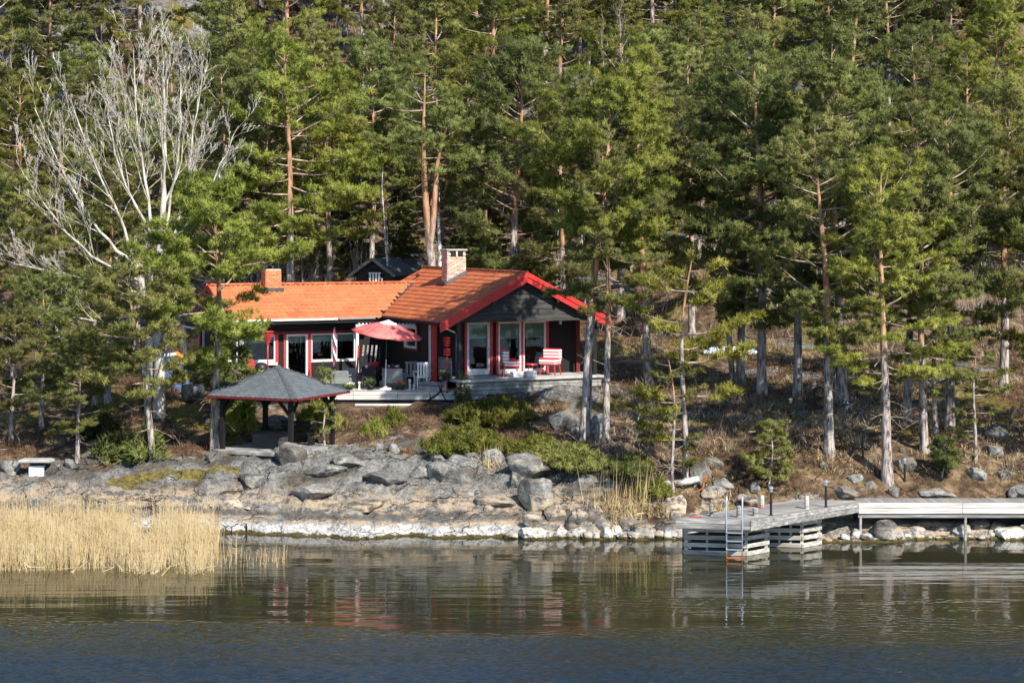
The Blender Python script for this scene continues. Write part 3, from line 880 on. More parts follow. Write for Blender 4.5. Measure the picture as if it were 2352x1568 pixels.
# ---- tree kinds, each built once and copied
PINE = {
    'A': pine_meshes(1, 14.0, 0.22, 0.32, 3.1, 1.1, (0.5, 0)),
    'B': pine_meshes(2, 15.0, 0.20, 0.38, 2.7, 1.1, (-0.5, 0.2)),
    'C': pine_meshes(3, 13.0, 0.19, 0.24, 3.0, 1.1, (0.2, -0.3)),
    'D': pine_meshes(4, 14.5, 0.17, 0.45, 2.6, 1.15, (0.7, 0.1)),
    'E': pine_meshes(5, 12.5, 0.20, 0.34, 3.2, 1.15, (-0.3, -0.2), top=0.5),
    'F': pine_meshes(6, 13.5, 0.18, 0.20, 2.7, 1.1, (0.1, 0.2)),
    'thin': pine_meshes(7, 13.0, 0.13, 0.52, 1.9, 1.0, (-0.9, 0), bend=0.2),
    'forked': pine_meshes(8, 13.5, 0.27, 0.74, 2.3, 1.0, (-0.75, -0.3), fork=(4.6, 0.9, -0.3, 11.5, 1.8), bend=0.28, top=0.4, stubs=12),
    'low': pine_meshes(9, 9.5, 0.17, 0.24, 3.0, 1.25, (0.15, -0.2), top=0.5),
    'gaz': pine_meshes(17, 10.0, 0.16, 0.33, 2.8, 1.25, (0.1, 0.1), top=0.4, stubs=14, step=0.27, onesided=(math.pi, 0.10)),
    'lean': pine_meshes(11, 8.0, 0.15, 0.36, 2.5, 1.2, (-0.9, -0.2), top=0.5, stubs=10, flat=0.3),
    'gable': pine_meshes(16, 13.6, 0.21, 0.50, 3.0, 1.2, (0.9, 0.1), top=0.6, stubs=10, onesided=(0.0, 0.25)),
    'young': pine_meshes(12, 7.2, 0.10, 0.20, 1.9, 1.1, (0.2, 0), step=0.40, flat=0.75, stubs=8, clump=0.24),
    'young2': pine_meshes(13, 3.2, 0.06, 0.14, 1.2, 1.3, (0.3, 0), step=0.20, L=0.15, stubs=4, clump=0.2),
    'sapling': pine_meshes(14, 1.7, 0.035, 0.26, 0.62, 1.4, (0, 0), step=0.13, L=0.13, stubs=2, clump=0.15),
    'sparse': pine_meshes(15, 3.2, 0.045, 0.12, 0.75, 0.7, (-0.05, 0), step=0.24, L=0.11, W=0.024, K=10, stubs=4, clump=0.13),
}
BUSH = [bush_meshes(21, 1.9, 0.85, 75), bush_meshes(22, 1.2, 0.7, 40), bush_meshes(23, 0.55, 0.5, 14)]
SPRUCE = spruce_meshes(31, 2.0, 0.62)
SPRUCE_T = spruce_meshes(32, 9.0, 1.9)

def plant(name, label, cat, meshes, loc, rz=0.0, sc=1.0, mats=(None, None), parts=("trunk", "crown"), group=None, scz=None):
    t = thing(name, label, cat, loc, rz, group)
    t.scale = (sc, sc, scz or sc)
    for me, mt, pn in zip(meshes, mats, parts):
        link(pn, me, mt, t)
    return t

def pine(kind, label, u, v=None, Y=None, top=None, rz=None, name="pine_tree", mat='needles', group=None, sc=None, seed=[0]):
    seed[0] += 1
    rng = random.Random(seed[0] * 77)
    if Y is None:
        x, y, z = spot(u, v)
    else:
        x, y = (u - CU) / FPX * Y, Y
        z = gz(x, y)
    ms = PINE[kind]
    if sc is None:
        H = ms[1]["height"] if "height" in ms[1] else max(ms[0]["h"], 1)
        ztop = EYE - (top - HV) / FPX * y
        sc = (ztop - z) / H
    t = plant(name, label, "pine", ms, (x, y, z - 0.03), rng.uniform(0, 6.28) if rz is None else rz, sc, (None, None), group=group)
    return recolour(t, 'needles_y') if kind.endswith('y') else t

for k_, (a_, b_) in PINE.items():
    co = np.empty(len(b_.vertices) * 3, np.float32); b_.vertices.foreach_get("co", co)
    b_["height"] = float(co[2::3].max())

for k_ in list(PINE):
    PINE[k_][1].materials.append(M['needles'])
YELLOW = ('A', 'C', 'E', 'young', 'low', 'gaz', 'gable')
for k_ in YELLOW:
    PINE[k_ + 'y'] = PINE[k_]

def recolour(root, mat):
    """same shared foliage mesh, another needle colour on this one tree"""
    for c in root.children:
        if c.name.startswith(("crown", "foliage")):
            c.material_slots[0].link = 'OBJECT'; c.material_slots[0].material = M[mat]
    return root

# ---- pines that can be told apart
FG = "pines standing near the shore"
pine('low', "dense dark pine at the far shore end above the white-footed stone table", 95, 985, top=610, rz=0.4, group=FG)
pine('low', "dark low pine at the photo's left edge behind the grey shore stone", 25, 1012, top=700, rz=1.4, group=FG)
pine('low', "low bushy pine on twin pale stems behind the stone table", 178, 1060, top=745, rz=2.0, group=FG)
pine('lean', "leaning pine with mottled pale trunk in front of the big bare tree", 352, 1054, top=580, rz=0.2, group=FG)
pine('F', "straight pine with pale-edged trunk just left of the big bare tree", 218, 935, top=470, rz=1.0, group=FG)
pine('B', "dark-trunked pine second to the left of the big bare tree", 248, 932, top=330, rz=2.2, group=FG)
pine('gazy', "slim reddish pine rising behind the gazebo roof's outer corner", 492, 1036, top=365, rz=0.0, group=FG)
pine('gabley', "large pine with tall pale bare trunk beside the cottage gable", 1342, 1006, top=135, rz=0.0, group=FG)
pine('D', "crooked pine with bent upper trunk next behind the gable pine", 1392, 1018, top=290, rz=1.4, group=FG)
pine('B', "grey-trunked pine behind the young pine beside the cottage", 1488, 880, top=170, rz=0.2)
pine('thin', "thin leaning pine with bright orange upper trunk", 1684, 880, top=235, rz=0.25)
pine('C', "thick dark pine just right of the orange leaning pine", 1700, 884, top=140, rz=1.1)
pine('F', "pine with flared pale foot and a dead side branch", 1750, 906, top=60, rz=2.6)
pine('E', "short-looking pine trunk lit pale between two lamp posts", 1832, 910, top=185, rz=0.9)
pine('A', "pine with rough pale scaly trunk above the dock's taller lamp", 1905, 1044, top=255, rz=3.5, group=FG)
pine('B', "stout pale pine trunk beside the black and white stones", 1936, 930, top=50, rz=0.1)
pine('D', "dark thin pine trunk tucked behind the stout pale one", 1916, 922, top=150, rz=4.0)
pine('Ay', "big pine with white tag marks on its foot above the boardwalk", 2038, 1105, top=330, rz=1.9, group=FG)
pine('B', "orange-topped pine behind the white-tagged pine", 2083, 972, top=190, rz=2.7)
pine('C', "pine with short pale foot behind the tiny shore pine", 2124, 1040, top=350, rz=3.3, group=FG)
pine('thin', "slender pine close beside the tiny shore pine", 2150, 1002, top=420, rz=5.0)
pine('A', "orange-trunked pine between the tiny shore pine and the pale boulders", 2182, 990, top=230, rz=4.4)
pine('young', "young thin dark pine just before the pale boulder pair", 2240, 1056, top=760, rz=0.8, sc=None, group=FG)
pine('E', "broad pine trunk at the edge of the brown clearing on the right", 2303, 904, top=150, rz=2.1)
pine('Cy', "tall pine rooted outside the frame past the brown clearing", 2440, 985, top=180, rz=0.9)
pine('F', "dense pine past the boardwalk's cut-off end", 2500, 1060, top=240, rz=1.9)
pine('forked', "forked pine with two orange stems behind the big chimney", 1004, Y=90, top=120, rz=0.0)
pine('Ey', "wide yellow-green pine behind the small orange chimney", 668, Y=91, top=35, rz=0.7)
pine('Ay', "bright pine behind the cottage's long tiled roof", 760, Y=97, top=150, rz=2.5)
pine('C', "pine directly behind the small orange chimney's cap", 612, Y=95, top=90, rz=3.3)
pine('D', "dark pine above the small black shed", 850, Y=100, top=60, rz=1.2)
pine('C', "tall green pine behind the gable peak", 1180, Y=92, top=70, rz=2.2)
pine('F', "pine with low boughs behind the gable's far eave", 1290, Y=90, top=190, rz=4.2)
pine('Ay', "pine right behind the gable pine's crown", 1425, Y=96, top=60, rz=4.9)
pine('E', "dark pine between the crooked pine and the orange leaning pine", 1590, Y=92, top=200, rz=0.2)
pine('C', "pine at the far left edge behind the dark bushy pine", 30, Y=80, top=380, rz=1.2)
pine('E', "pine showing through the big bare tree's branches", 310, Y=88, top=200, rz=2.9)
pine('A', "pine behind the bare tree's rightmost branches", 505, Y=92, top=130, rz=5.1)
pine('F', "second pine at the left edge, behind the bare tree's long low bough", 130, Y=90, top=250, rz=0.6)
# young and small pines
pine('youngy', "young bushy pine with thin straight stem above the dry grass", 1572, 1110, top=560, rz=0.7, name="young_pine", group=FG)
pine('young', "young pine on a leaning pale stem by the dry grass", 1546, 1128, top=800, rz=3.6, name="young_pine", group=FG)
pine('young2', "knee-high spreading pine between boulders and the first dock lamp", 1765, 1118, top=955, rz=0.3, name="young_pine", group=FG)
pine('sapling', "tiny round pine above the boardwalk", 2164, 1098, top=985, rz=0.3, name="young_pine", group=FG)
pine('sparse', "sparse young pine in front of the gazebo's outer eave", 746, 1022, top=825, rz=0.3, name="young_pine", group=FG)
pine('sapling', "small bushy pine behind the trunk at the cottage corner", 520, Y=72.5, top=760, rz=0.6, name="young_pine")

def bush(k, label, u, v, w, h, mat='needles_y', rz=0.0):
    x, y, z = spot(u, v)
    s = y / FPX
    Rx, Rz = [(1.9, 0.85), (1.2, 0.7), (0.55, 0.5)][k]
    me = BUSH[k]
    sc = w * s / (2 * Rx)
    return recolour(plant("mountain_pine_bush", label, "bush", me, (x, y, z - 0.05), rz, sc, (M['twig'], None), ("stems", "foliage"), scz=h * s / Rz * 0.85), mat)
for me in BUSH:
    me[0].materials.append(M['twig']); me[1].materials.append(M['needles'])
bush(0, "big spreading green mountain pine below the porch", 1135, 975, 230, 75)
bush(0, "low mountain pine sprawling over the boulders below the porch", 1060, 1035, 250, 70, rz=1.3)
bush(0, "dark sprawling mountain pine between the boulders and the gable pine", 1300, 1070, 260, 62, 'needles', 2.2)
bush(1, "mountain pine bough reaching down to the mottled boulder", 1235, 1040, 170, 48, rz=0.8)
bush(1, "rounded green bush behind the gazebo's right post", 735, 985, 110, 75, rz=0.5)
bush(2, "small green bush under the gazebo roof on the uphill side", 545, 985, 90, 70, rz=0.2)
bush(2, "little green bush in the stones right of the gazebo", 858, 1002, 50, 42, rz=1.0)
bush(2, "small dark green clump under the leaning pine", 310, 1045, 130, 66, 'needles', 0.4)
bush(2, "low green clump by the dry grass below the leaning stem", 1500, 1135, 70, 40, rz=0.4)
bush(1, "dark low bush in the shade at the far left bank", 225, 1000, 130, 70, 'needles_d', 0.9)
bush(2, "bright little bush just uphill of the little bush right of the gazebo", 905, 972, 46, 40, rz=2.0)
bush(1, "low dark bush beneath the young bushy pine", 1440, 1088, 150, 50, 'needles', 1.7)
x_, y_, z_ = spot(1062, 925)
plant("spruce", "small dark conical spruce at the porch corner", "spruce", SPRUCE, (x_, y_, z_), 0, 0.62, (M['twig'], M['needles_d']))
SPRUCE_T[1].materials.append(M['needles_d']); SPRUCE_T[0].materials.append(M['twig'])
for u_, Y_, sc_, lb in ((1235, 98, 0.8, "drooping dark spruce behind the gable's near slope"), (920, 103, 0.7, "drooping dark spruce behind the black shed"),
                        (1120, 101, 0.9, "drooping spruce behind the big chimney's right side"), (1500, 104, 0.9, "dark spruce in the gap beside the crooked pine"),
                        (795, 106, 0.75, "small dark spruce above the long roof ridge"), (1075, 107, 0.7, "thin dark spruce close behind the big chimney")):
    X_ = (u_ - CU) / FPX * Y_
    plant("spruce", lb, "spruce", SPRUCE_T, (X_, Y_, gz(X_, Y_)), u_, sc_, (None, None))

# ---- forest rows up the slope
ONES = "first second third fourth fifth sixth seventh eighth ninth tenth eleventh twelfth thirteenth fourteenth fifteenth sixteenth seventeenth eighteenth nineteenth twentieth".split()
def ordinal(k):
    if k <= 20: return ONES[k - 1]
    tens = {2: "twent", 3: "thirt", 4: "fort", 5: "fift", 6: "sixt"}[k // 10]
    return tens + ("y-" + ONES[(k % 10) - 1] if k % 10 else "ieth")
frng = random.Random(5)
kinds = ['A', 'B', 'C', 'E', 'F', 'D', 'Ay', 'Cy', 'Ey']
row_no = 0
for Y0 in (102, 109, 116, 124, 132, 139, 146, 151, 156):
    row_no += 1
    half = 0.263 * Y0 + 7
    x = -half + frng.uniform(0, 2); k = 0
    gap = 3.9 if Y0 < 128 else (3.0 if Y0 < 145 else 2.3)
    while x < half:
        y = Y0 + frng.uniform(-3.2, 3.2)
        u_ = CU + x / y * FPX
        # openings of bare rock in the canopy
        skip = ((6 <= row_no <= 7 and u_ < 150) or (3 <= row_no <= 7 and 375 < u_ < 470)) or (row_no in (2, 3, 4) and 1360 < u_ < 1480) or (row_no == 5 and u_ > 2290)
        if row_no <= 2 and 1620 < u_ < 1800 and frng.random() < 0.6: skip = True
        if not skip:
            k += 1
            kd = frng.choice(kinds)
            sc = (0.68 if row_no >= 7 else 1.0) * frng.choice([0.6, 0.75, 0.85, 0.95]) * frng.uniform(0.9, 1.1)
            t_ = plant("pine_tree", f"{ordinal(k)} pine from the left in the {ordinal(row_no)} forest row above the cottage", "pine", PINE[kd],
                  (x, y, gz(x, y) - 0.1), frng.uniform(0, 6.28), sc, (None, None), group="forest pines up the slope", scz=sc * frng.uniform(0.85, 1.12))
            if kd.endswith('y'): recolour(t_, 'needles_y')
        x += gap * frng.uniform(0.7, 1.3)

# ---- leafless trees
def bare(label, u, v, Y, limbs, seed, mat, name="bare_tree", **kw):
    if Y is None: x, y, z = spot(u, v)
    else:
        x, y = (u - CU) / FPX * Y, Y; z = gz(x, y)
    ms = bare_meshes(seed, limbs, **kw)
    return plant(name, label, "tree", ms, (x, y, z - 0.05), 0, 1.0, (M[mat[0]], M[mat[1]]), ("trunk", "branches"))

def limb(*pts):
    """smooth polyline in metres through given points"""
    p = np.array(pts, float); t = np.linspace(0, 1, len(p)); q = np.linspace(0, 1, max(7, len(p) * 3))
    rng = np.random.default_rng(int(abs(p.sum()) * 1000) % 9999)
    o = np.stack([np.interp(q, t, p[:, k]) for k in range(3)], 1)
    o = (np.vstack([o[:1], o[:-1]]) + o * 2 + np.vstack([o[1:], o[-1:]])) / 4
    o[1:-1] += rng.normal(0, 0.035, (len(o) - 2, 3))
    return o
# the big one left of the cottage: metres from its foot, x to the right, y away, z up
BIG = [
    (limb((0, 0, -0.2), (0.0, 0, 2.0), (0.05, 0, 5.8)), 0.25, 0.15),
    (limb((-0.42, 0.1, -0.2), (-0.35, 0.1, 2.5), (-0.6, 0.2, 4.8), (-0.9, 0.2, 5.9)), 0.15, 0.12),
    (limb((0.05, 0, 5.7), (0.18, 0, 8.2), (0.22, 0.1, 11.0), (0.15, 0.2, 13.9)), 0.15, 0.016),
    (limb((0.05, 0, 5.8), (-0.35, -0.2, 8.0), (-0.75, -0.3, 11.0), (-0.95, -0.2, 14.2)), 0.079, 0.012),
    (limb((0.08, 0, 5.9), (0.9, 0.2, 7.8), (1.15, 0.3, 10.4), (1.65, 0.2, 13.2)), 0.079, 0.012),
    (limb((-0.9, 0.2, 5.8), (-1.4, 0.1, 7.4), (-2.3, 0, 9.3), (-3.4, -0.2, 12.4)), 0.072, 0.012),
    (limb((-0.9, 0.2, 5.8), (-2.2, 0.4, 6.9), (-3.5, 0.5, 8.8), (-4.9, 0.4, 12.0)), 0.072, 0.012),
    (limb((-0.7, 0.2, 5.2), (-2.3, -0.4, 6.0), (-3.9, -0.6, 7.6), (-5.3, -0.8, 9.9)), 0.065, 0.012),
    (limb((-0.5, 0.2, 4.6), (-2.0, 0.3, 5.2), (-4.0, 0.1, 5.5), (-5.6, 0.0, 5.9)), 0.058, 0.012),
    (limb((0.05, 0, 6.4), (-0.9, -0.4, 8.2), (-1.6, -0.6, 10.2), (-2.0, -0.6, 12.6)), 0.065, 0.012),
    (limb((0.1, 0, 6.2), (1.3, -0.3, 7.6), (2.2, -0.3, 9.2), (3.1, -0.2, 11.2)), 0.058, 0.012),
    (limb((0.1, 0, 6.6), (0.6, 0.3, 9.0), (0.75, 0.5, 11.5), (0.7, 0.5, 13.6)), 0.058, 0.012),
    (limb((-0.3, 0, 3.9), (-1.6, -0.5, 3.6), (-3.4, -0.6, 3.9), (-5.3, -0.8, 3.1)), 0.06, 0.010),
    (limb((0.0, 0, 4.0), (0.7, -0.6, 3.9), (1.7, -0.9, 4.0)), 0.07, 0.012),
]
bare("big leafless pale-branched tree fanning out beside the cottage", 365, 960, None, BIG, 3, ('pale', 'pale'), "big_bare_tree", levels=4, kids=(10, 5, 4, 2), twist=0.12, up=0.28, lenf=0.50)
def straight(h, r, lean=0.0):
    return [(limb((0, 0, -0.2), (lean * 0.4, 0, h * 0.45), (lean, 0.1, h)), r, 0.012)]
WB = [("slim white birch between the forked pine's stems", 1008, 93, straight(11.5, 0.13, -0.1)),
      ("slim white birch left of the forked pine", 890, 96, straight(7, 0.07, -0.25)),
      ("slender white birch high above the small shed", 830, 112, straight(10, 0.08, 0.1)),
      ("thin pale birch above the gable's far slope", 1480, 112, straight(10, 0.07, 0.4)),
      ("thin pale birch leaning away above the gable's far slope", 1452, 110, straight(9, 0.06, -0.4)),
      ("slim birch behind the gable peak", 1275, 94, straight(6.5, 0.09, 0.15)),
      ("slim pale birch behind the gable's far eave end", 1345, 96, straight(6, 0.07, -0.3))]
for lb, u_, Y_, lm in WB:
    bare(lb, u_, None, Y_, lm, u_, ('birch', 'twig'), "birch_tree", levels=2, kids=(13, 4), up=0.5, lenf=0.28)
GREY = [bare_meshes(61, straight(9, 0.12, 0.4), levels=3, kids=(14, 5, 3), up=0.4, lenf=0.36, start=0.18),
        bare_meshes(62, straight(6, 0.07, -0.3) + straight(5, 0.06, 0.9) + straight(5.5, 0.05, -1.1), levels=3, kids=(8, 4, 3), up=0.4, lenf=0.4, start=0.15)]
GL = [(20, 113, 1.15, 0, "grey leafless tree at the upper left corner"), (75, 116, 1.05, 0, "second grey leafless tree from the upper left corner"),
      (125, 114, 0.95, 0, "small grey leafless tree on the rock at upper left"), (430, 115, 1.1, 0, "grey leafless tree above the big bare tree"),
      (398, 119, 1.0, 0, "grey leafless tree at the top edge above the big bare tree"), (340, 121, 1.0, 0, "pale leafless tree on the cliff at the top edge"),
      (1395, 118, 0.9, 0, "grey dead tree in the rocky gap above the gable pine"), (1430, 124, 0.8, 0, "second grey dead tree in the rocky gap above the gable pine"),
      (1450, 102, 0.8, 1, "leafless thicket tree behind the gable's far slope"), (1310, 97, 0.9, 1, "leafless grey shrub tree right behind the gable ridge"),
      (1640, 99, 0.8, 1, "leafless shrub tree behind the orange leaning pine"), (1780, 97, 0.9, 1, "leafless shrub tree between the dark pines on the right"),
      (700, 96, 0.8, 1, "leafless shrub tree behind the long roof ridge"), (820, 98, 0.7, 1, "leafless shrub tree beside the black shed"),
      (560, 92, 0.8, 1, "leafless shrub tree behind the roof's hidden end"), (2000, 94, 0.8, 1, "leafless shrub tree behind the white-tagged pine"),
      (2250, 92, 0.7, 1, "leafless shrub tree behind the brown clearing"), (1880, 100, 0.8, 1, "leafless shrub tree behind the stout pale trunk"),
      (760, 104, 0.8, 1, "leafless shrub tree above the middle of the long roof"), (640, 108, 0.9, 1, "leafless shrub tree above the orange chimney")]
for g in GREY:
    g[0].materials.append(M['greybark']); g[1].materials.append(M['greybark'])
for u_, Y_, sc_, kd, lb in GL:
    X_ = (u_ - CU) / FPX * Y_
    plant("bare_tree", lb, "tree", GREY[kd], (X_, Y_, gz(X_, Y_) - 0.05), u_ * 0.7, sc_, (None, None), ("trunk", "branches"))

# ---- uncountable growth
def scatter(n, seed, xr, yr, ok):
    rng = np.random.default_rng(seed)
    x = rng.uniform(xr[0], xr[1], n); y = yr[0] + (yr[1] - yr[0]) * rng.uniform(0, 1, n) ** 1.0
    keep = ok(x, y, rng)
    x = x[keep]; y = y[keep]
    return np.stack([x, y, ground(x, y)], 1), rng
def clear_of_built(x, y):
    dx = x - HOUSE[0]; dy = y - HOUSE[1]
    p = dx * A25[0] + dy * A25[1]; q = dx * F25[0] + dy * F25[1]
    inh = (p > -11) & (p < 3.9) & (q < -0.2) & (q > -12.5)
    ind = (x > -10.5) & (x < -2.0) & (y > 74.5) & (y < 81)
    ing = np.hypot(x - GAZ[0], y - GAZ[1]) < 2.4
    dock = (x > 9.5) & (y < 64.2)
    return ~(inh | ind | ing | dock)
def ok_heath(x, y, rng):
    return (rockmask(x, y) < 0.42) & (mossmask(x, y) < 0.7) & clear_of_built(x, y) & (fbm(x * 0.4, y * 0.4, 3, 201) > -0.02) & (y > np.interp(x, SX, SY) + 1.6)
P_, rg = scatter(24000, 71, (-24, 24), (62.5, 92), ok_heath)
tag(link("heather", mesh_np("heather", *needles_np(rg, P_, np.tile([0, 0, 1.0], (len(P_), 1)), 8, 0.25, 0.026, 0.6)), M['heather']),
    "low brown heather and bilberry scrub covering the bank", kind="stuff")
P_, rg = scatter(14000, 72, (-24, 24), (62.5, 92), lambda x, y, r: ok_heath(x, y, r) & (fbm(x * 0.5, y * 0.5, 3, 211) > 0.10))
tag(link("lingonberry_scrub", mesh_np("lingonberry_scrub", *needles_np(rg, P_, np.tile([0, 0, 0.8], (len(P_), 1)), 8, 0.14, 0.032, 0.7)), M['shrubgreen']),
    "patches of low green lingonberry scrub on the bank", kind="stuff")
P_, rg = scatter(15000, 73, (4, 24), (62.8, 90), lambda x, y, r: (rockmask(x, y) < 0.5) & clear_of_built(x, y) & (fbm(x * 0.45, y * 0.45, 3, 221) > -0.02))
tag(link("dry_grass", mesh_np("dry_grass", *needles_np(rg, P_, np.tile([0, 0, 0.8], (len(P_), 1)), 6, 0.17, 0.016, 0.8)), M['drygrass']),
    "dry tan grass and needles on the slope above the boardwalk", kind="stuff")
P_, rg = scatter(1500, 76, (-24, 24), (64, 92), lambda x, y, r: (rockmask(x, y) < 0.6) & clear_of_built(x, y))
tag(link("fallen_twigs", mesh_np("fallen_twigs", *needles_np(rg, P_ + [0, 0, 0.05], np.tile([0, 0, 0.05], (len(P_), 1)), 2, 0.8, 0.035, 0.6)), M['twig']),
    "fallen grey twigs and small branches on the forest floor", kind="stuff")
P_, rg = scatter(4500, 77, (2, 24), (64, 80), lambda x, y, r: (rockmask(x, y) < 0.5) & clear_of_built(x, y) & (fbm(x * 0.6, y * 0.6, 3, 231) > 0.06))
tag(link("bilberry_scrub", mesh_np("bilberry_scrub", *needles_np(rg, P_, np.tile([0, 0, 1.0], (len(P_), 1)), 9, 0.32, 0.026, 0.6)), M['twig']),
    "leafless brown bilberry twigs on the bank behind the boardwalk", kind="stuff")
# brush on the wooded slope
P_, rg = scatter(5200, 74, (-45, 45), (88, 165), lambda x, y, r: rockmask(x, y) < 0.6)
tag(link("undergrowth", mesh_np("undergrowth", *needles_np(rg, P_, np.tile([0, 0, 1.1], (len(P_), 1)), 9, 1.0, 0.035, 0.45)), M['twig']),
    "leafless brown brush under the hillside pines", kind="stuff")

# reeds: dense bed at the lower left and the loose stalks at its edge
def reeds():
    rng = np.random.default_rng(91)
    n = 9500
    y = rng.uniform(55.6, 63.2, n)
    t = (y - 55.6) / 7.6
    xmax = -0.1495 * y - np.abs(rng.normal(0, 0.22, n)) + (fbm(y * 0.8, y * 0, 2, 3) * 0.4)
    x = xmax - rng.uniform(0, 1, n) ** 1.05 * 12.5
    edge = 55.9 + fbm(x * 0.5, x * 0, 3, 15) * 1.2
    keep = (y > edge) & (fbm(x * 1.2, y * 0.8, 3, 25) > -0.22)
    x = x[keep]; y = y[keep]
    n = len(x)
    h = (0.35 + 1.22 * rng.beta(1.8, 2.0, n)) * np.interp(x, [-20, -12, -9], [1.0, 0.92, 0.78]) * np.interp(y, [55.6, 58], [0.75, 1.0])
    # loose stalks in front right
    m = 55
    x2 = rng.uniform(-8.9, -6.7, m); y2 = 57.2 + rng.uniform(-0.6, 1.4, m); h2 = rng.uniform(0.25, 1.1, m) * np.interp(x2, [-8.8, -6.8], [1.0, 0.5])
    x = np.concatenate([x, x2]); y = np.concatenate([y, y2]); h = np.concatenate([h, h2]); n = len(x)
    b = np.stack([x, y, np.full(n, -0.25)], 1)
    lean = rng.normal(0, 0.12, (n, 3)); lean[:, 2] = 0; lean[:, 0] += 0.03
    tip = b + np.stack([lean[:, 0] * h, lean[:, 1] * h, h + 0.25], 1)
    w = 0.0075
    mid = (b + tip) / 2
    sx = np.array([w, 0, 0]); 
    V = np.stack([b - sx, b + sx, tip + sx * 0.4, tip - sx * 0.4], 1).reshape(-1, 3)
    Fq = np.arange(n * 4).reshape(-1, 4)
    tri = [np.stack([Fq[:, 0], Fq[:, 1], Fq[:, 2]], 1), np.stack([Fq[:, 0], Fq[:, 2], Fq[:, 3]], 1)]
    Vs = [V]; Fs = [np.concatenate(tri)]
    bs = len(V)
    # leaves
    k = 4
    q = rng.uniform(0.25, 0.95, (n, k)); a = rng.uniform(0, 6.28, (n, k)); ll = rng.uniform(0.2, 0.5, (n, k)) * (h[:, None] / 1.6)
    p = b[:, None, :] + (tip - b)[:, None, :] * q[..., None]
    d = np.stack([np.cos(a) * 0.6, np.sin(a) * 0.6, rng.uniform(0.2, 1.2, (n, k))], -1); d /= np.linalg.norm(d, axis=-1)[..., None]
    s = np.stack([np.full((n, k), 0.0), np.zeros((n, k)), np.full((n, k), 0.016)], -1)
    Vl = np.stack([p - s * 0.5, p + s * 0.5 + np.array([0.010, 0, 0]), p + d * ll[..., None]], 2).reshape(-1, 3)
    Vs.append(Vl); Fs.append(np.arange(len(Vl)).reshape(-1, 3) + bs)
    me = mesh_np("reeds", np.concatenate(Vs), np.concatenate(Fs))
    tag(link("reeds", me, M['reed']), "dense bed of dry straw-coloured reeds standing in the shallows", kind="stuff")
    sel = (h > 1.3) & (rng.random(n) < 0.35)
    tp = tip[sel]
    me = mesh_np("reed_plumes", *needles_np(rng, tp - [0, 0, 0.1], np.tile([0.25, 0, 0.9], (len(tp), 1)), 5, 0.16, 0.022, 0.35))
    tag(link("reed_plumes", me, M['plume']), "feathery brown plumes on top of the reed bed", kind="stuff")
    m = 260
    xb = rng.uniform(-19.5, -8.7, m); yb = 55.9 + fbm(xb * 0.5, xb * 0, 3, 15) * 1.2 + rng.uniform(-0.35, 0.5, m)
    Pb = np.stack([xb, yb, rng.uniform(0.0, 0.12, m)], 1)
    me = mesh_np("broken_reeds", *needles_np(rng, Pb, np.tile([0.3, -0.2, 0.12], (m, 1)), 1, 0.7, 0.022, 0.55))
    tag(link("broken_reeds", me, M['reed']), "bent and broken reed stalks lying on the water at the reed bed's edge", kind="stuff")
reeds()
def clump(label, u, v, n, h, w, seed, lie=0.3, group=None):
    x, y, z = spot(u, v); rng = np.random.default_rng(seed)
    P = np.stack([x + rng.normal(0, w, n), y + rng.normal(0, w * 0.7, n), np.full(n, z)], 1)
    P[:, 2] = ground(P[:, 0], P[:, 1]) - 0.02
    V, Fc = needles_np(rng, P - [x, y, z], np.tile([0.03, 0, 1.0], (n, 1)), 1, h, 0.020, 0.10)
    nb = int(n * 2.2)
    Q = np.stack([rng.normal(0, w * 1.6, nb), rng.normal(0, w, nb), np.zeros(nb)], 1)
    Q[:, 2] = ground(Q[:, 0] + x, Q[:, 1] + y) - z
    V2, F2 = needles_np(rng, Q, np.tile([0, 0, 0.35], (nb, 1)), 3, h * lie, 0.022, 0.7)
    t = thing("reed_clump", label, "reed clump", (x, y, z), 0, group)
    link("stalks", mesh_np("stalks", V, Fc), M['reed'], t)
    link("litter", mesh_np("litter", V2, F2), M['reed'], t)
clump("tall dry reed stalks standing among shore stones below the gable pine", 1402, 1170, 45, 1.35, 0.10, 5)
clump("tall dry reed stalks between the shore stones and the white stone", 1468, 1172, 45, 1.25, 0.14, 6)
clump("flattened dry reed tussock beside the tall stalks", 1435, 1195, 26, 0.55, 0.22, 7, 0.7)
clump("dry grass tussock behind the dock's first mooring posts", 1652, 1165, 20, 0.5, 0.2, 8, 0.6)
clump("dry stalks above the mottled boulder", 1128, 1078, 26, 0.9, 0.18, 9, 0.4)
clump("flattened reed tussock by the white stone at the dock", 1535, 1180, 20, 0.5, 0.18, 10, 0.6)
# ------------------------------------------------------------------ cottage (local x along the long wing, y away from the gable front)
HZ = 3.2
cottage = thing("cottage", "black-stained wooden cottage with orange tiled roof and red bargeboards", "cottage", (HOUSE[0], HOUSE[1], HZ), R(25))
def Zh(z): return z - HZ
def hx(u, y):
    """local x on the plane at local y that is seen at picture column u"""
    k = (u - CU) / FPX; q = -y
    return (k * (HOUSE[1] + A25[0] * y) - HOUSE[0] + A25[1] * y) / (A25[0] - A25[1] * k)
def hy(u, x):
    """local y on the plane at local x seen at column u"""
    k = (u - CU) / FPX
    return (HOUSE[0] + A25[0] * x - k * (HOUSE[1] + A25[1] * x)) / (k * A25[0] + A25[1])
def hz(v, x, y):
    Yw = HOUSE[1] + A25[1] * x + A25[0] * y
    return Zh(EYE - (v - HV) / FPX * Yw)

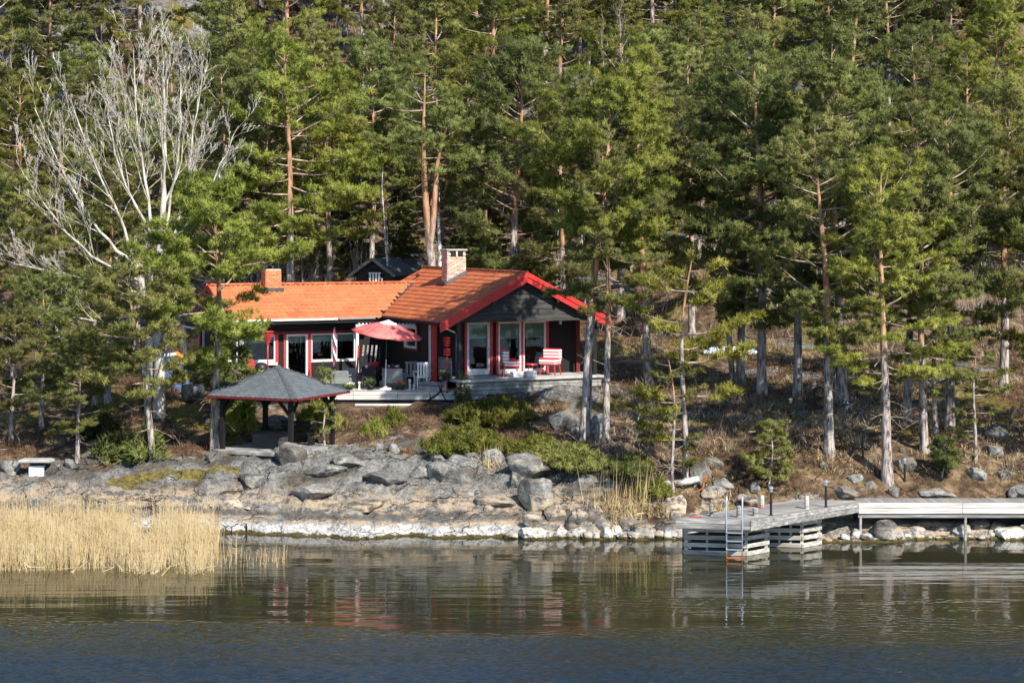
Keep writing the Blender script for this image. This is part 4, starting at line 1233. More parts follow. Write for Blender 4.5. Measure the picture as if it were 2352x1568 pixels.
EV, RG = Zh(6.28), Zh(8.12)            # eave and ridge of the gable wing
WX = 3.6                                # half width of its roof
TG = (RG - EV) / WX
RB = 10.4                               # ridge length
ME, MR = Zh(6.22), Zh(7.52)            # eave and ridge of the long wing
MY0 = 6.17; MY1 = 8.8                  # its eave line and ridge line
ML = -10.2
TM = (MR - ME) / (MY1 - MY0)
WF, WM = 1.9, 6.95                      # recessed front wall of the gable wing, front wall of the long wing
PF = Zh(4.06)                           # porch floor
MF = Zh(3.66)                           # long wing floor
th = 0.14

def wall_x(name, y, x0, x1, z0, z1, holes, mat, parent):
    """wall in the plane y (thickness th towards +y) with rectangular openings"""
    xs = sorted(set([x0, x1] + [h[0] for h in holes] + [h[1] for h in holes]))
    zs = sorted(set([z0, z1] + [h[2] for h in holes] + [h[3] for h in holes]))
    m = MB()
    for a, b in zip(xs, xs[1:]):
        for c, d in zip(zs, zs[1:]):
            if any(h[0] - 1e-6 <= a and b <= h[1] + 1e-6 and h[2] - 1e-6 <= c and d <= h[3] + 1e-6 for h in holes): continue
            m.box(((a + b) / 2, y + th / 2, (c + d) / 2), (b - a, th, d - c))
    return m.build(name, mat, parent)
def wall_y(name, x, y0, y1, z0, z1, holes, mat, parent, sgn=1):
    ys = sorted(set([y0, y1] + [h[0] for h in holes] + [h[1] for h in holes]))
    zs = sorted(set([z0, z1] + [h[2] for h in holes] + [h[3] for h in holes]))
    m = MB()
    for a, b in zip(ys, ys[1:]):
        for c, d in zip(zs, zs[1:]):
            if any(h[0] - 1e-6 <= a and b <= h[1] + 1e-6 and h[2] - 1e-6 <= c and d <= h[3] + 1e-6 for h in holes): continue
            m.box((x + sgn * th / 2, (a + b) / 2, (c + d) / 2), (th, b - a, d - c))
    return m.build(name, mat, parent)

def window_x(name, x0, x1, z0, z1, y, fr=0.09, blind=0.0, trim=0.0, sill=True, frb=None, mid=False):
    """white framed window or glazed door in an x-wall"""
    w = MB(); yc = y + 0.03; d = 0.11
    frb = frb or fr
    w.box(((x0 + x1) / 2, yc, z1 - fr / 2), (x1 - x0, d, fr)); w.box(((x0 + x1) / 2, yc, z0 + frb / 2), (x1 - x0, d, frb))
    w.box((x0 + fr / 2, yc, (z0 + z1 + frb - fr) / 2), (fr, d, z1 - z0 - fr - frb)); w.box((x1 - fr / 2, yc, (z0 + z1 + frb - fr) / 2), (fr, d, z1 - z0 - fr - frb))
    if mid: w.box(((x0 + x1) / 2, yc, (z0 + z1) / 2), (fr * 0.8, d, z1 - z0 - fr - frb))
    o = w.build(name, M['white'], cottage, bevel=0.008)
    MB().box(((x0 + x1) / 2, yc + 0.03, (z0 + z1) / 2), (x1 - x0 - 1.6 * fr, 0.008, z1 - z0 - 1.4 * fr)).build("pane", M['glass'], o)
    if blind:
        MB().box(((x0 + x1) / 2, yc + 0.09, z1 - fr - blind / 2), (x1 - x0 - 1.7 * fr, 0.01, blind)).build("blind", M['blind'], o)
    return o

# walls
g_holes = []
wz1 = hz(740, hx(1100, WF), WF)
dx0, dx1 = hx(1072, WF), hx(1125, WF)
w1 = (hx(1144, WF), hx(1197, WF)); w2 = (hx(1201, WF), hx(1254, WF))
for a, b in ((dx0, dx1), w1, w2): g_holes.append((a, b, PF + 0.02, wz1))
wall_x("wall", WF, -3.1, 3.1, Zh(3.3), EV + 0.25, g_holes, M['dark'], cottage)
y_sw = (hy(960, -3.1), hy(932, -3.1))
sw0, sw1 = min(y_sw), max(y_sw)
wall_y("wall", -3.1, WF + th, WM, Zh(3.3), EV + 0.12, [(sw0, sw1, PF + 1.0, PF + 1.85)], M['dark'], cottage)
wall_y("wall", 3.1, WF + th, RB - 0.5, Zh(3.3), EV + 0.12, [], M['dark'], cottage, -1)
wall_x("wall", RB - 0.5, -3.1, 3.1, Zh(3.3), EV + 0.12, [], M['dark'], cottage)
mt = hz(768, hx(640, WM), WM)
m_win = [(hx(556, WM), hx(632, WM), hz(832, hx(600, WM), WM), mt, "w"),
         (hx(657, WM), hx(707, WM), MF + 0.05, mt, "d"),
         (hx(714, WM), hx(765, WM), MF + 0.75, mt, "w"),
         (hx(771, WM), hx(816, WM), MF + 0.75, mt, "w"),
         (hx(522, WM), hx(546, WM), hz(832, hx(530, WM), WM), mt, "w")]
wall_x("wall", WM, ML + 0.4, -3.1, Zh(3.1), ME + 0.3, [w[:4] for w in m_win], M['dark'], cottage)
ly0, ly1 = hy(470, ML + 0.4), hy(425, ML + 0.4)
lh = sorted((ly0, ly1))
wall_y("wall", ML + 0.4, WM + th, 11.0, Zh(2.8), ME + 0.12, [(lh[0], lh[1], MF + 0.05, MF + 2.0)], M['dark'], cottage)
wall_x("wall", 11.0, ML + 0.4, -3.1, Zh(2.8), ME + 0.12, [], M['dark'], cottage)
# end gable triangle of the long wing
e = MB(); xg = ML + 0.42
e.add([(xg, WM - 0.3, ME + 0.12), (xg, 10.9, ME + 0.12), (xg, MY1, MR - 0.12), (xg + th, WM - 0.3, ME + 0.12), (xg + th, 10.9, ME + 0.12), (xg + th, MY1, MR - 0.12)],
      [(0, 1, 2), (3, 5, 4), (0, 3, 4, 1), (1, 4, 5, 2), (2, 5, 3, 0)])
e.build("end_gable", M['dark'], cottage)
# floors, dark rooms
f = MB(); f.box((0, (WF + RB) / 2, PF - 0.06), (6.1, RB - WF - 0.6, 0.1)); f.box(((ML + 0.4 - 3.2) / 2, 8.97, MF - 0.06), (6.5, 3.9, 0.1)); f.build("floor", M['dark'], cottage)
# glazed door and windows
door = window_x("glazed_door", dx0, dx1, PF + 0.02, wz1, WF, 0.10, 0.55, frb=0.24)
MB().box((dx1 - 0.05, WF - 0.06, PF + 1.05), (0.03, 0.06, 0.14)).build("handle", M['steel'], door)
window_x("window", w1[0], w1[1], PF + 0.02, wz1, WF, 0.075, 0.62, frb=0.18)
window_x("window", w2[0], w2[1], PF + 0.02, wz1, WF, 0.075, 0.60, frb=0.18)
for i, w in enumerate(m_win):
    o = window_x("window" if w[4] == "w" else "glazed_door", w[0], w[1], w[2], w[3], WM, 0.085 if i == 1 else 0.06, 0.28, frb=0.16 if i == 1 else 0.1)
    if i == 0:
        MB().box(((w[0] + w[1]) / 2, WM - 0.06, w[2] - 0.06), (w[1] - w[0] + 0.1, 0.16, 0.10)).build("sill", M['white'], o)
    if i == 2:
        for a in (0.28, 0.74):
            MB().box((w[0] + (w[1] - w[0]) * a, WM + 0.9, w[3] - 0.92), (0.32 if a < 0.5 else 0.2, 0.03, 0.09)).build("red_sign", M['canvas_pale'], o, bevel=0.01)
# side window of the gable wing (faces the patio)
sw = MB(); zc0, zc1 = PF + 1.0, PF + 1.85; xx = -3.1 - 0.02
for zz in (zc0 + 0.04, zc1 - 0.04): sw.box((xx, (sw0 + sw1) / 2, zz), (0.12, sw1 - sw0, 0.08))
for yy in (sw0 + 0.04, sw1 - 0.04): sw.box((xx, yy, (zc0 + zc1) / 2), (0.12, 0.08, zc1 - zc0 - 0.16))
o = sw.build("window", M['white'], cottage)
MB().box((xx + 0.03, (sw0 + sw1) / 2, (zc0 + zc1) / 2), (0.008, sw1 - sw0 - 0.1, zc1 - zc0 - 0.1)).build("pane", M['glass'], o)
t = MB()
for zz in (zc0 - 0.05, zc1 + 0.05): t.box((xx - 0.02, (sw0 + sw1) / 2, zz), (0.05, sw1 - sw0 + 0.22, 0.10))
for yy in (sw0 - 0.055, sw1 + 0.055): t.box((xx - 0.02, yy, (zc0 + zc1) / 2), (0.05, 0.10, zc1 - zc0))
t.build("trim", M['darkred'], o)
# end glazed door of the long wing
ed = MB(); xe = ML + 0.4 - 0.02
for zz in (MF + 0.09, MF + 1.96): ed.box((xe, (lh[0] + lh[1]) / 2, zz), (0.1, lh[1] - lh[0], 0.08))
for yy in (lh[0] + 0.04, lh[1] - 0.04): ed.box((xe, yy, MF + 1.025), (0.1, 0.08, 1.79))
o = ed.build("glazed_door", M['white'], cottage)
MB().box((xe + 0.03, (lh[0] + lh[1]) / 2, MF + 1.02), (0.008, lh[1] - lh[0] - 0.1, 1.9)).build("pane", M['glass'], o)
# red trims
def trim_x(x, z0, z1, y, w=0.10, mat='red'): MB().box((x, y - 0.03, (z0 + z1) / 2), (w, 0.05, z1 - z0)).build("trim", M[mat], cottage)
for x in (dx0 - 0.055, dx1 + 0.055, w1[0] - 0.055, (w1[1] + w2[0]) / 2, w2[1] + 0.055):
    trim_x(x, PF + 0.02, wz1 + 0.003, WF, 0.10 if x != (w1[1] + w2[0]) / 2 else w2[0] - w1[1] - 0.006)
MB().box(((dx0 + w2[1]) / 2, WF - 0.032, wz1 + 0.06), (w2[1] - dx0 + 0.24, 0.05, 0.11)).build("trim", M['darkred'], cottage)
for x, w in ((m_win[0][1] + 0.06, 0.11), (m_win[1][0] - 0.06, 0.11), ((m_win[1][1] + m_win[2][0]) / 2, m_win[2][0] - m_win[1][1] - 0.006), (m_win[0][0] - 0.06, 0.1)):
    trim_x(x, MF + 0.1, mt + 0.003, WM, w)
MB().box(((m_win[4][0] + m_win[3][1]) / 2, WM - 0.032, mt + 0.06), (m_win[3][1] - m_win[4][0] + 0.2, 0.05, 0.11)).build("trim", M['darkred'], cottage)
# corner boards
MB().box((-3.1 - 0.03, WF - 0.03, (Zh(3.35) + EV) / 2), (0.16, 0.16, EV - Zh(3.35) - 0.02)).build("corner_board", M['red'], cottage)
MB().box((-3.1 - 0.16, WF + 0.10, (Zh(3.8) + EV) / 2), (0.07, 0.07, EV - Zh(3.8) - 0.3)).build("downpipe", M['white'], cottage)
MB().box((3.1 + 0.03, WF - 0.03, (PF + EV) / 2), (0.16, 0.16, EV - PF - 0.02)).build("corner_board", M['darkred'], cottage)
MB().box((ML + 0.37, 11.05, (Zh(2.9) + ME) / 2), (0.16, 0.16, ME - Zh(2.9))).build("corner_board", M['darkred'], cottage)
# roof slabs
def slab(P0, P1, P2, P3, t, name, mat, parent):
    n = (Vector(P1) - Vector(P0)).cross(Vector(P3) - Vector(P0)).normalized()
    if n.z < 0: n = -n
    lo = [Vector(p) - n * t for p in (P0, P1, P2, P3)]
    m = MB(); m.hexa([*lo, *(Vector(p) for p in (P0, P1, P2, P3))])
    return m.build(name, mat, parent)
roof = slab((-WX, 0.02, EV - 0.03), (0, 0.02, RG - 0.03), (0, RB, RG - 0.03), (-WX, RB, EV - 0.03), 0.14, "roof", M['dark'], cottage)
roof["label"] = "orange tiled gable roof with two pitches"
slab((0.001, 0.02, RG - 0.03), (WX, 0.02, EV - 0.03), (WX, RB, EV - 0.03), (0.001, RB, RG - 0.03), 0.14, "slope", M['tile'], roof)
roof2 = slab((ML, MY0, ME - 0.03), (-0.6, MY0, ME - 0.03), (-0.6, MY1, MR - 0.03), (ML, MY1, MR - 0.03), 0.13, "roof", M['dark'], cottage)
roof2["label"] = "long orange tiled roof below the gable roof"
slab((ML, MY1 + 0.001, MR - 0.03), (-0.6, MY1 + 0.001, MR - 0.03), (-0.6, 2 * MY1 - MY0, ME - 0.03), (ML, 2 * MY1 - MY0, ME - 0.03), 0.13, "slope", M['tile'], roof2)
# tiles
TWD, TLN = 0.215, 0.30
def tile_mesh():
    k = 7; xs = np.linspace(-TWD / 2, TWD / 2, k)
    zz = 0.020 * np.sin((xs / TWD + 0.5) * 2 * np.pi)
    V = []; Fc = []
    for j, (yy, dz) in enumerate(((-0.02, 0.028), (TLN + 0.02, 0.006))):
        for x, z in zip(xs, zz): V.append((x, yy, z + dz))
    for x, z in zip(xs, zz): V.append((x, -0.02, z + 0.006))
    for i in range(k - 1):
        Fc.append((i, i + 1, k + i + 1, k + i)); Fc.append((2 * k + i, 2 * k + i + 1, i + 1, i))
    return np.array(V), np.array(Fc)
TV, TF = tile_mesh()
tme = mesh_np("roof_tile", TV, TF); smooth(tme); tme.materials.append(M['tile'])
tiles = []
sl = math.hypot(WX, RG - EV); cs_, sn_ = WX / sl, (RG - EV) / sl
rot_g = Matrix(((0, cs_, -sn_), (-1, 0, 0), (0, sn_, cs_)))
ny_ = int(RB / TWD); nr = int(sl / TLN)
for r in range(nr + 1):
    d = r * TLN - 0.03
    if d > sl - 0.12: break
    for c in range(ny_):
        y = 0.10 + TWD * (c + 0.5); x = -WX + d * cs_; z = EV + d * sn_
        if y > MY0:
            zm = ME + min((y - MY0), (2 * MY1 - MY0 - y)) * TM
            if zm > z + 0.03: continue
        tiles.append((roof, (x, y, z), rot_g))
sl2 = math.hypot(MY1 - MY0, MR - ME); c2, s2 = (MY1 - MY0) / sl2, (MR - ME) / sl2
rot_m = Matrix(((1, 0, 0), (0, c2, -s2), (0, s2, c2)))
for r in range(int(sl2 / TLN) + 1):
    d = r * TLN - 0.03
    if d > sl2 - 0.12: break
    for c in range(int((-0.6 - ML) / TWD)):
        x = ML + TWD * (c + 0.5); y = MY0 + d * c2; z = ME + d * s2
        if x > -WX and z < EV + (x + WX) * TG - 0.02: continue
        tiles.append((roof2, (x, y, z), rot_m))
def tile_rank(t):
    p = cottage_m @ Vector(t[1])
    u_ = CU + p.x / p.y * FPX
    return (p.y - 6 if u_ > 640 else p.y + 40)
cottage_m = Matrix.Translation((HOUSE[0], HOUSE[1], HZ)) @ Matrix.Rotation(R(25), 4, 'Z')
tiles.sort(key=tile_rank)
trng = random.Random(3)
for par, p, rm in tiles[:300]:
    o = bpy.data.objects.new("roof_tile", tme); o.parent = par
    e_ = (rm @ Euler((trng.gauss(0, 0.012), 0, trng.gauss(0, 0.012))).to_matrix()).to_euler()
    o.location = p; o.rotation_euler = e_; COL.objects.link(o)
for par in (roof, roof2):
    rest = [t for t in tiles[300:] if t[0] is par]
    Vs = []; Fs = []
    for i, (_, p, rm) in enumerate(rest):
        r3 = np.array(rm @ Euler((trng.gauss(0, 0.012), 0, trng.gauss(0, 0.012))).to_matrix())
        Vs.append(TV @ r3.T + np.array(p)); Fs.append(TF + i * len(TV))
    me = mesh_np("roof_tiles", np.concatenate(Vs), np.concatenate(Fs)); smooth(me)
    tag(link("roof_tiles", me, M['tile'], par), kind="stuff")
# ridge tiles
rme_b = MB()
for k in range(7):
    pass
def ridge_tile():
    m = MB(); n = 6; L = 0.40
    for y, r in ((0, 0.115), (L, 0.100)):
        for k in range(n + 1):
            a = math.pi * k / n
            m.v.append((math.cos(a) * r, y, math.sin(a) * r * 0.75))
    for k in range(n): m.f.append((k, k + 1, n + 2 + k, n + 1 + k))
    m.f.append(tuple(range(n + 1)))
    return m.mesh("ridge_tile", True)
rtm = ridge_tile(); rtm.materials.append(M['tile'])
y = 0.12
while y < RB - 0.1:
    link("ridge_tile", rtm, None, roof, (0, y, RG + 0.01)); y += 0.36
x = ML + 0.05
while x < -1.2:
    link("ridge_tile", rtm, None, roof2, (x, MY1, MR + 0.01), (0, 0, R(-90))); x += 0.36
# valley gutter
va = Vector((-WX, MY0, ME)); vb = Vector((-WX + (MR - EV) / TG, MY1, MR))
MB().bar(va + Vector((0.02, -0.02, 0.03)), vb + Vector((0.02, -0.02, 0.05)), 0.16, 0.03).build("valley_gutter", M['lead'], roof2)
# bargeboards on the gable (two stepped boards each side)
for sgn in (-1, 1):
    for k, (off, hgt, yy, tk) in enumerate(((0.05, 0.19, -0.055, 0.05), (-0.14, 0.22, -0.02, 0.05))):
        top0 = Vector((0, yy, RG + off)); top1 = Vector((sgn * (WX + 0.06), yy, EV - 0.06 * TG + off))
        m = MB(); dn = Vector((0, 0, -hgt)); bk = Vector((0, tk, 0))
        P = [top0 + dn, top1 + dn, top1 + dn + bk, top0 + dn + bk, top0, top1, top1 + bk, top0 + bk]
        m.hexa(P); m.build("bargeboard", M['red'], cottage)
for sgn, yv in ((1, ML - 0.03),):
    for a, b in (((yv, MY0 - 0.05, ME), (yv, MY1, MR)), ((yv, MY1, MR), (yv, 2 * MY1 - MY0 + 0.05, ME))):
        MB().bar(Vector(a) + Vector((0, 0, -0.05)), Vector(b) + Vector((0, 0, -0.05)), 0.05, 0.26).build("bargeboard", M['red'], cottage)
MB().box(((ML - 4.0) / 2, MY0 - 0.05, ME - 0.11), (-4.0 - ML, 0.03, 0.16)).build("fascia", M['dark'], cottage)
# gutters
MB().box(((ML - 5.6) / 2, MY0 - 0.11, ME - 0.035), (-5.6 - ML, 0.11, 0.085)).build("gutter", M['white'], cottage, bevel=0.02)
MB().box((-4.75, MY0 - 0.10, ME - 0.035), (1.55, 0.10, 0.075)).build("gutter", M['steel'], cottage, bevel=0.02)
MB().box((-WX - 0.05, 3.1, EV - 0.06), (0.10, 6.0, 0.09)).build("gutter", M['dark'], cottage, bevel=0.02)
MB().tube([(-WX + 0.02, 0.25, EV - 0.12), (-WX + 0.25, 0.3, EV - 0.22), (-2.9, 0.36, EV - 0.42)], 0.035).build("downpipe", M['white'], cottage, sm=True)
MB().tube([(-2.9, 0.24, EV - 0.45), (-2.9, 0.24, PF)], 0.035).build("downpipe", M['lead'], cottage, sm=True)
# gable cladding, one board at a time
CY = 0.30; bz = Zh(6.33); bh = 0.195; k = 0
gx0 = -2.82
while True:
    z0 = bz + k * bh; z1 = z0 + bh - 0.012
    def half(z): return (RG - 0.20 - z) / TG
    if half(z1) < 0.25: break
    a0 = max(-half(z0), gx0 - 0.02); a1 = max(-half(z1), gx0 - 0.02)
    b0 = min(half(z0), 3.22); b1 = min(half(z1), 3.22)
    m = MB(); yb, yf = CY + 0.03, CY - 0.006; yt = CY + 0.014
    m.hexa([(a0, yf, z0), (b0, yf, z0), (b0, yb, z0), (a0, yb, z0), (a1, yt, z1), (b1, yt, z1), (b1, yb, z1), (a1, yb, z1)])
    m.build("board", M['slate_board'], cottage); k += 1
m = MB(); m.add([(gx0, CY + 0.04, bz), (3.2, CY + 0.04, bz), (0.0, CY + 0.04, RG - 0.15), (gx0, CY + 0.10, bz), (3.2, CY + 0.10, bz), (0, CY + 0.10, RG - 0.15)],
                [(0, 1, 2), (5, 4, 3), (0, 3, 4, 1), (1, 4, 5, 2), (2, 5, 3, 0)])
m.build("gable_backing", M['dark'], cottage)
MB().box(((gx0 + 3.2) / 2, CY + 0.02, bz - 0.05), (3.2 - gx0 + 0.1, 0.16, 0.09)).build("beam", M['slate_board'], cottage)
MB().box((0.15, (CY + WF) / 2 + 0.05, bz + 0.10), (6.4, WF - CY - 0.1, 0.04)).build("porch_ceiling", M['dark'], cottage)
for x in (-1.5, 1.35):
    MB().tube([(x, -0.03, RG - 0.40 - abs(x) * TG), (x, 0.26, RG - 0.40 - abs(x) * TG)], 0.075, 10).build("purlin_end", M['dark'], cottage)
# porch posts
MB().box((-2.75, 0.36, (PF + bz) / 2 - 0.09), (0.13, 0.13, bz - PF - 0.05)).build("post", M['slate_board'], cottage)
MB().box((-2.60, 0.46, (PF + bz) / 2 - 0.09), (0.08, 0.06, bz - PF - 0.05)).build("post", M['dark'], cottage)
MB().box((3.12, 0.36, (Zh(3.5) + bz) / 2 - 0.05), (0.15, 0.15, bz - Zh(3.5) - 0.1)).build("post", M['dark'], cottage)
# low panel between porch post and red corner
MB().box((-2.95, 1.2, PF + 0.42), (0.05, 1.25, 0.75)).build("panel", M['greywood_x'], cottage)
# lamp on the porch wall
lm = MB().box((2.35, WF - 0.07, wz1 - 0.05), (0.09, 0.12, 0.20)).build("wall_lamp", M['white'], cottage, bevel=0.02)
# porch slab and retaining wall
ps = MB().box((0.2, 0.92, PF - 0.05), (6.3, 1.9, 0.10)).build("porch_slab", M['concrete'], cottage, bevel=0.015)
ps["label"] = "pale concrete porch slab under the gable"
brng = random.Random(9)
yr = 0.06; zt = PF - 0.11
for row in range(4):
    x = -2.92 + (0.25 if row % 2 else 0)
    while x < 3.2:
        L = brng.uniform(0.9, 2.2); L = min(L, 3.3 - x)
        if L > 0.15:
            o = MB().box((x + L / 2, yr + 0.09 + brng.uniform(0, 0.02), zt - 0.08 - row * 0.165), (L - 0.015, 0.16, 0.15)).build("block", M['oldconcrete'] if brng.random() < 0.75 else M['slate_board'], ps, bevel=0.01)
        x += L
# chimneys
def chimney(cx, cy, wx, wy, z0, z1, mat, cap, label):
    ch = MB().box((cx, cy, (z0 + z1) / 2), (wx - 0.03, wy - 0.03, z1 - z0)).build("chimney", M['mortar'], cottage)
    ch["label"] = label
    bl, bhh, gp = 0.235, 0.068, 0.012
    rows = int((z1 - z0) / (bhh + gp))
    for r in range(rows):
        z = z0 + (r + 0.5) * (bhh + gp)
        skip = cap and z > z1 - 0.26
        for face in (0, 1):
            L = wx if face == 0 else wy
            n = int(round(L / (bl + gp))); bw = L / n - gp
            xs_ = [(-L / 2 + (i + 0.5) * L / n, bw) for i in range(n)]
            if r % 2:
                xs_ = [(-L / 2 + (i) * L / n, bw) for i in range(1, n)] + [(-L / 2 + L / n / 4, bw / 2 - gp / 4), (L / 2 - L / n / 4, bw / 2 - gp / 4)]
            for c, b in xs_:
                if face == 0:
                    if skip and abs(c) < wx * 0.40: continue
                    p = (cx + c, cy - wy / 2 + 0.005, z); d = (b, 0.05, bhh)
                else:
                    p = (cx - wx / 2 + 0.005, cy + c, z); d = (0.05, b, bhh)
                key = (mat, round(d[0], 3), round(d[1], 3))
                if key not in BRK:
                    BRK[key] = MB().box((0, 0, 0), d).mesh("brick"); BRK[key].materials.append(M[mat])
                link("brick", BRK[key], None, ch, p)
    return ch
BRK = {}
chx0, chx1 = hx(1028, 5.26), hx(1070, 5.26)
cxm = (chx0 + chx1) / 2; cwx = chx1 - chx0
ztop = hz(576, cxm, 5.26)
ch = chimney(cxm, 5.26 + 0.29, cwx, 0.58, RG - 0.75, ztop, 'brick', True, "salmon brick chimney with two dark flue openings")
MB().box((cxm, 5.26 + 0.29, ztop + 0.035), (cwx + 0.12, 0.70, 0.065)).build("cap", M['concrete'], ch, bevel=0.01)
for s_ in (-1, 1):
    MB().box((cxm + s_ * cwx * 0.20, 5.26 + 0.012, ztop - 0.125), (cwx * 0.30, 0.02, 0.23)).build("flue_opening", M['black'], ch)
MB().box((cxm, 5.26, ztop - 0.13), (cwx * 0.08, 0.05, 0.25)).build("flue_pier", M['brick'], ch)
fl = MB()
zb = lambda x: EV + (x + WX) * TG
fl.hexa([(chx0 - 0.1, 5.10, zb(chx0 - 0.1) + 0.02), (chx1, 5.10, zb(chx1) + 0.02), (chx1, 5.245, zb(chx1) + 0.02), (chx0 - 0.1, 5.245, zb(chx0 - 0.1) + 0.02),
         (chx0 - 0.1, 5.20, zb(chx0 - 0.1) + 0.16), (chx1, 5.20, zb(chx1) + 0.16), (chx1, 5.245, zb(chx1) + 0.16), (chx0 - 0.1, 5.245, zb(chx0 - 0.1) + 0.16)])
fl.build("flashing", M['lead'], ch)
fl2 = MB(); fl2.box((chx0 - 0.10, 5.55, zb(chx0) + 0.05), (0.16, 0.8, 0.10)); fl2.build("flashing", M['lead'], ch)
sx0, sx1 = hx(611, MY1 - 0.5), hx(646, MY1 - 0.5); sxm = (sx0 + sx1) / 2
zt2 = hz(618, sxm, MY1 - 0.5)
ch2 = chimney(sxm, MY1 - 0.2, sx1 - sx0, 0.6, MR - 0.35, zt2, 'brick_o', False, "short orange brick chimney with a raised metal cap")
for dx_ in (-0.25, 0.25):
    for dy_ in (-0.2, 0.2):
        MB().tube([(sxm + dx_, MY1 - 0.2 + dy_, zt2), (sxm + dx_, MY1 - 0.2 + dy_, zt2 + 0.30)], 0.012, 6).build("cap_leg", M['lead'], ch2)
MB().box((sxm, MY1 - 0.2, zt2 + 0.32), (0.72, 0.66, 0.035)).build("cap", M['steel'], ch2, bevel=0.01)
f3 = MB(); f3.box((sxm, MY1 - 0.53, MR - 0.20), (sx1 - sx0 + 0.2, 0.10, 0.16)); f3.build("flashing", M['lead'], ch2)
# red roof vent and gable barge behind
px = hx(959, 9.3)
vp = MB(); vp.tube([(px, 9.3, MR - 0.3), (px, 9.3, hz(632, px, 9.3))], 0.055, 10); vp.lathe([(0.10, 0), (0.11, 0.03), (0.03, 0.09)], 12, (px, 9.3, hz(632, px, 9.3)))
vp.build("roof_vent", M['darkred'], cottage, sm=False)
# white post and corrugated plastic canopy on the patio side
cx0 = hx(820, 5.6)
MB().box((cx0, 5.6, (MF + hz(745, cx0, 5.6)) / 2), (0.11, 0.11, hz(745, cx0, 5.6) - MF)).build("canopy_post", M['white'], cottage)
cx1 = hx(955, 3.9)
cb = MB(); A_ = Vector((cx0, 5.55, hz(749, cx0, 5.55))); B_ = Vector((-3.15, hy(955, -3.15), hz(749, -3.15, hy(955, -3.15))))
cb.bar(A_, B_, 0.05, 0.17); cb.build("canopy_beam", M['white'], cottage)
cv = MB()
for i in range(16):
    P = A_.lerp(B_, (i + 0.5) / 16)
    cv.box((P.x, P.y, P.z + 0.11), (0.07, 0.05, 0.05), top=0.4)
cv.build("scalloped_edge", M['white'], cottage)
# porch post at the long wing's end
px_ = hx(553, MY0 + 0.15)
MB().box((px_, MY0 + 0.15, (Zh(3.5) + ME) / 2 - 0.12), (0.13, 0.13, ME - Zh(3.5) - 0.25)).build("post", M['greywood_x'], cottage)

# ------------------------------------------------------------------ patio deck
DX0, DX1, DY = (585 - CU) / FPX * 74.9, -2.15, 74.9
DZ = 3.63
deck = thing("patio_deck", "pale timber patio deck in front of the cottage's long wing", "deck", (DX0, DY, 2.9))
pw = 0.145; n = int((DX1 - DX0) / pw)
pm = MB().box((0, 0, 0), (pw - 0.008, 4.6, 0.03)).mesh("plank"); pm.materials.append(M['newwood'])
for i in range(n):
    link("plank", pm, None, deck, (pw * (i + 0.5), 2.3, DZ - 2.9 - 0.015 + 0.0008 * (i % 3)))
for j, (zz, hh, yy) in enumerate(((DZ - 0.12, 0.15, -0.02), (DZ - 0.285, 0.16, -0.015))):
    x = 0.0
    for L in (1.6, 2.2, 1.7, 2.3):
        L = min(L, DX1 - DX0 - x)
        if L > 0.1:
            MB().box((x + L / 2, yy, zz - 2.9), (L - 0.01, 0.03, hh)).build("fascia_board", M['newwood'] if x + L > 3.6 else M['greywood_x'], deck, bevel=0.006)
        x += L
MB().box(((DX1 - DX0) / 2, 0.10, DZ - 2.9 - 0.5), (DX1 - DX0, 0.1, 0.3)).build("bearer", M['dark'], deck)
# lower timber step along the deck's right half
x0s = (815 - CU) / FPX * 74.4
st = MB().box((0, 0, 0.0), (-2.3 - x0s, 0.30, 0.07)).build("deck_step", M['newwood'], None, ((x0s - 2.3) / 2, 74.45, DZ - 0.52), bevel=0.01)
tag(st, "low pale timber step along the patio deck's front", "step")
for i in range(2):
    s_ = MB(); s_.box((0, 0, 0.07), (1.1, 0.32, 0.14)); o = s_.build("porch_step", M['greywood_x'], None, (-3.05, 75.05 + 0.33 * i, DZ + 0.002 + 0.145 * i), bevel=0.01)
    tag(o, ["lower", "upper"][i] + " dark timber step from the patio to the porch", "step")

# ------------------------------------------------------------------ gazebo
GZ0 = 2.04
gaz = thing("gazebo", "open square gazebo with grey shingled pyramid roof and dark posts", "gazebo", (GAZ[0], GAZ[1], GZ0), R(-25))
hs, ph, ez, az_ = 1.86, 1.40, 4.04 - GZ0, 4.98 - GZ0
MB().box((0, 0, 0.03), (3.3, 3.3, 0.14)).build("platform", M['oldconcrete'], gaz, bevel=0.02)
for i, (sx_, sy_) in enumerate(((-1, -1), (1, -1), (1, 1), (-1, 1))):
    MB().box((sx_ * ph, sy_ * ph, 0.10 + (ez - 0.16) / 2), (0.15, 0.15, ez - 0.16)).build("post", M['dark'], gaz)
    for dx_, dy_ in ((-sx_, 0), (0, -sy_)):
        MB().bar((sx_ * ph + dx_ * 0.05, sy_ * ph + dy_ * 0.05, ez - 0.62), (sx_ * ph + dx_ * 0.50, sy_ * ph + dy_ * 0.50, ez - 0.12), 0.08, 0.10).build("brace", M['dark'], gaz)
for sy_ in (-1, 1):
    MB().box((0, sy_ * ph, ez - 0.09), (2 * ph + 0.3, 0.12, 0.14)).build("beam", M['dark'], gaz)
    MB().box((sy_ * ph, 0, ez - 0.095), (0.12, 2 * ph + 0.1, 0.13)).build("beam", M['dark'], gaz)
    MB().box((0, sy_ * hs, ez - 0.035), (2 * hs + 0.04, 0.03, 0.085)).build("fascia", M['darkred'], gaz)
    MB().box((sy_ * hs, 0, ez - 0.035), (0.03, 2 * hs - 0.03, 0.085)).build("fascia", M['darkred'], gaz)
rb = MB(); rb.add([(-hs, -hs, ez), (hs, -hs, ez), (hs, hs, ez), (-hs, hs, ez), (0, 0, az_)], [(0, 1, 4), (1, 2, 4), (2, 3, 4), (3, 0, 4), (3, 2, 1, 0)])
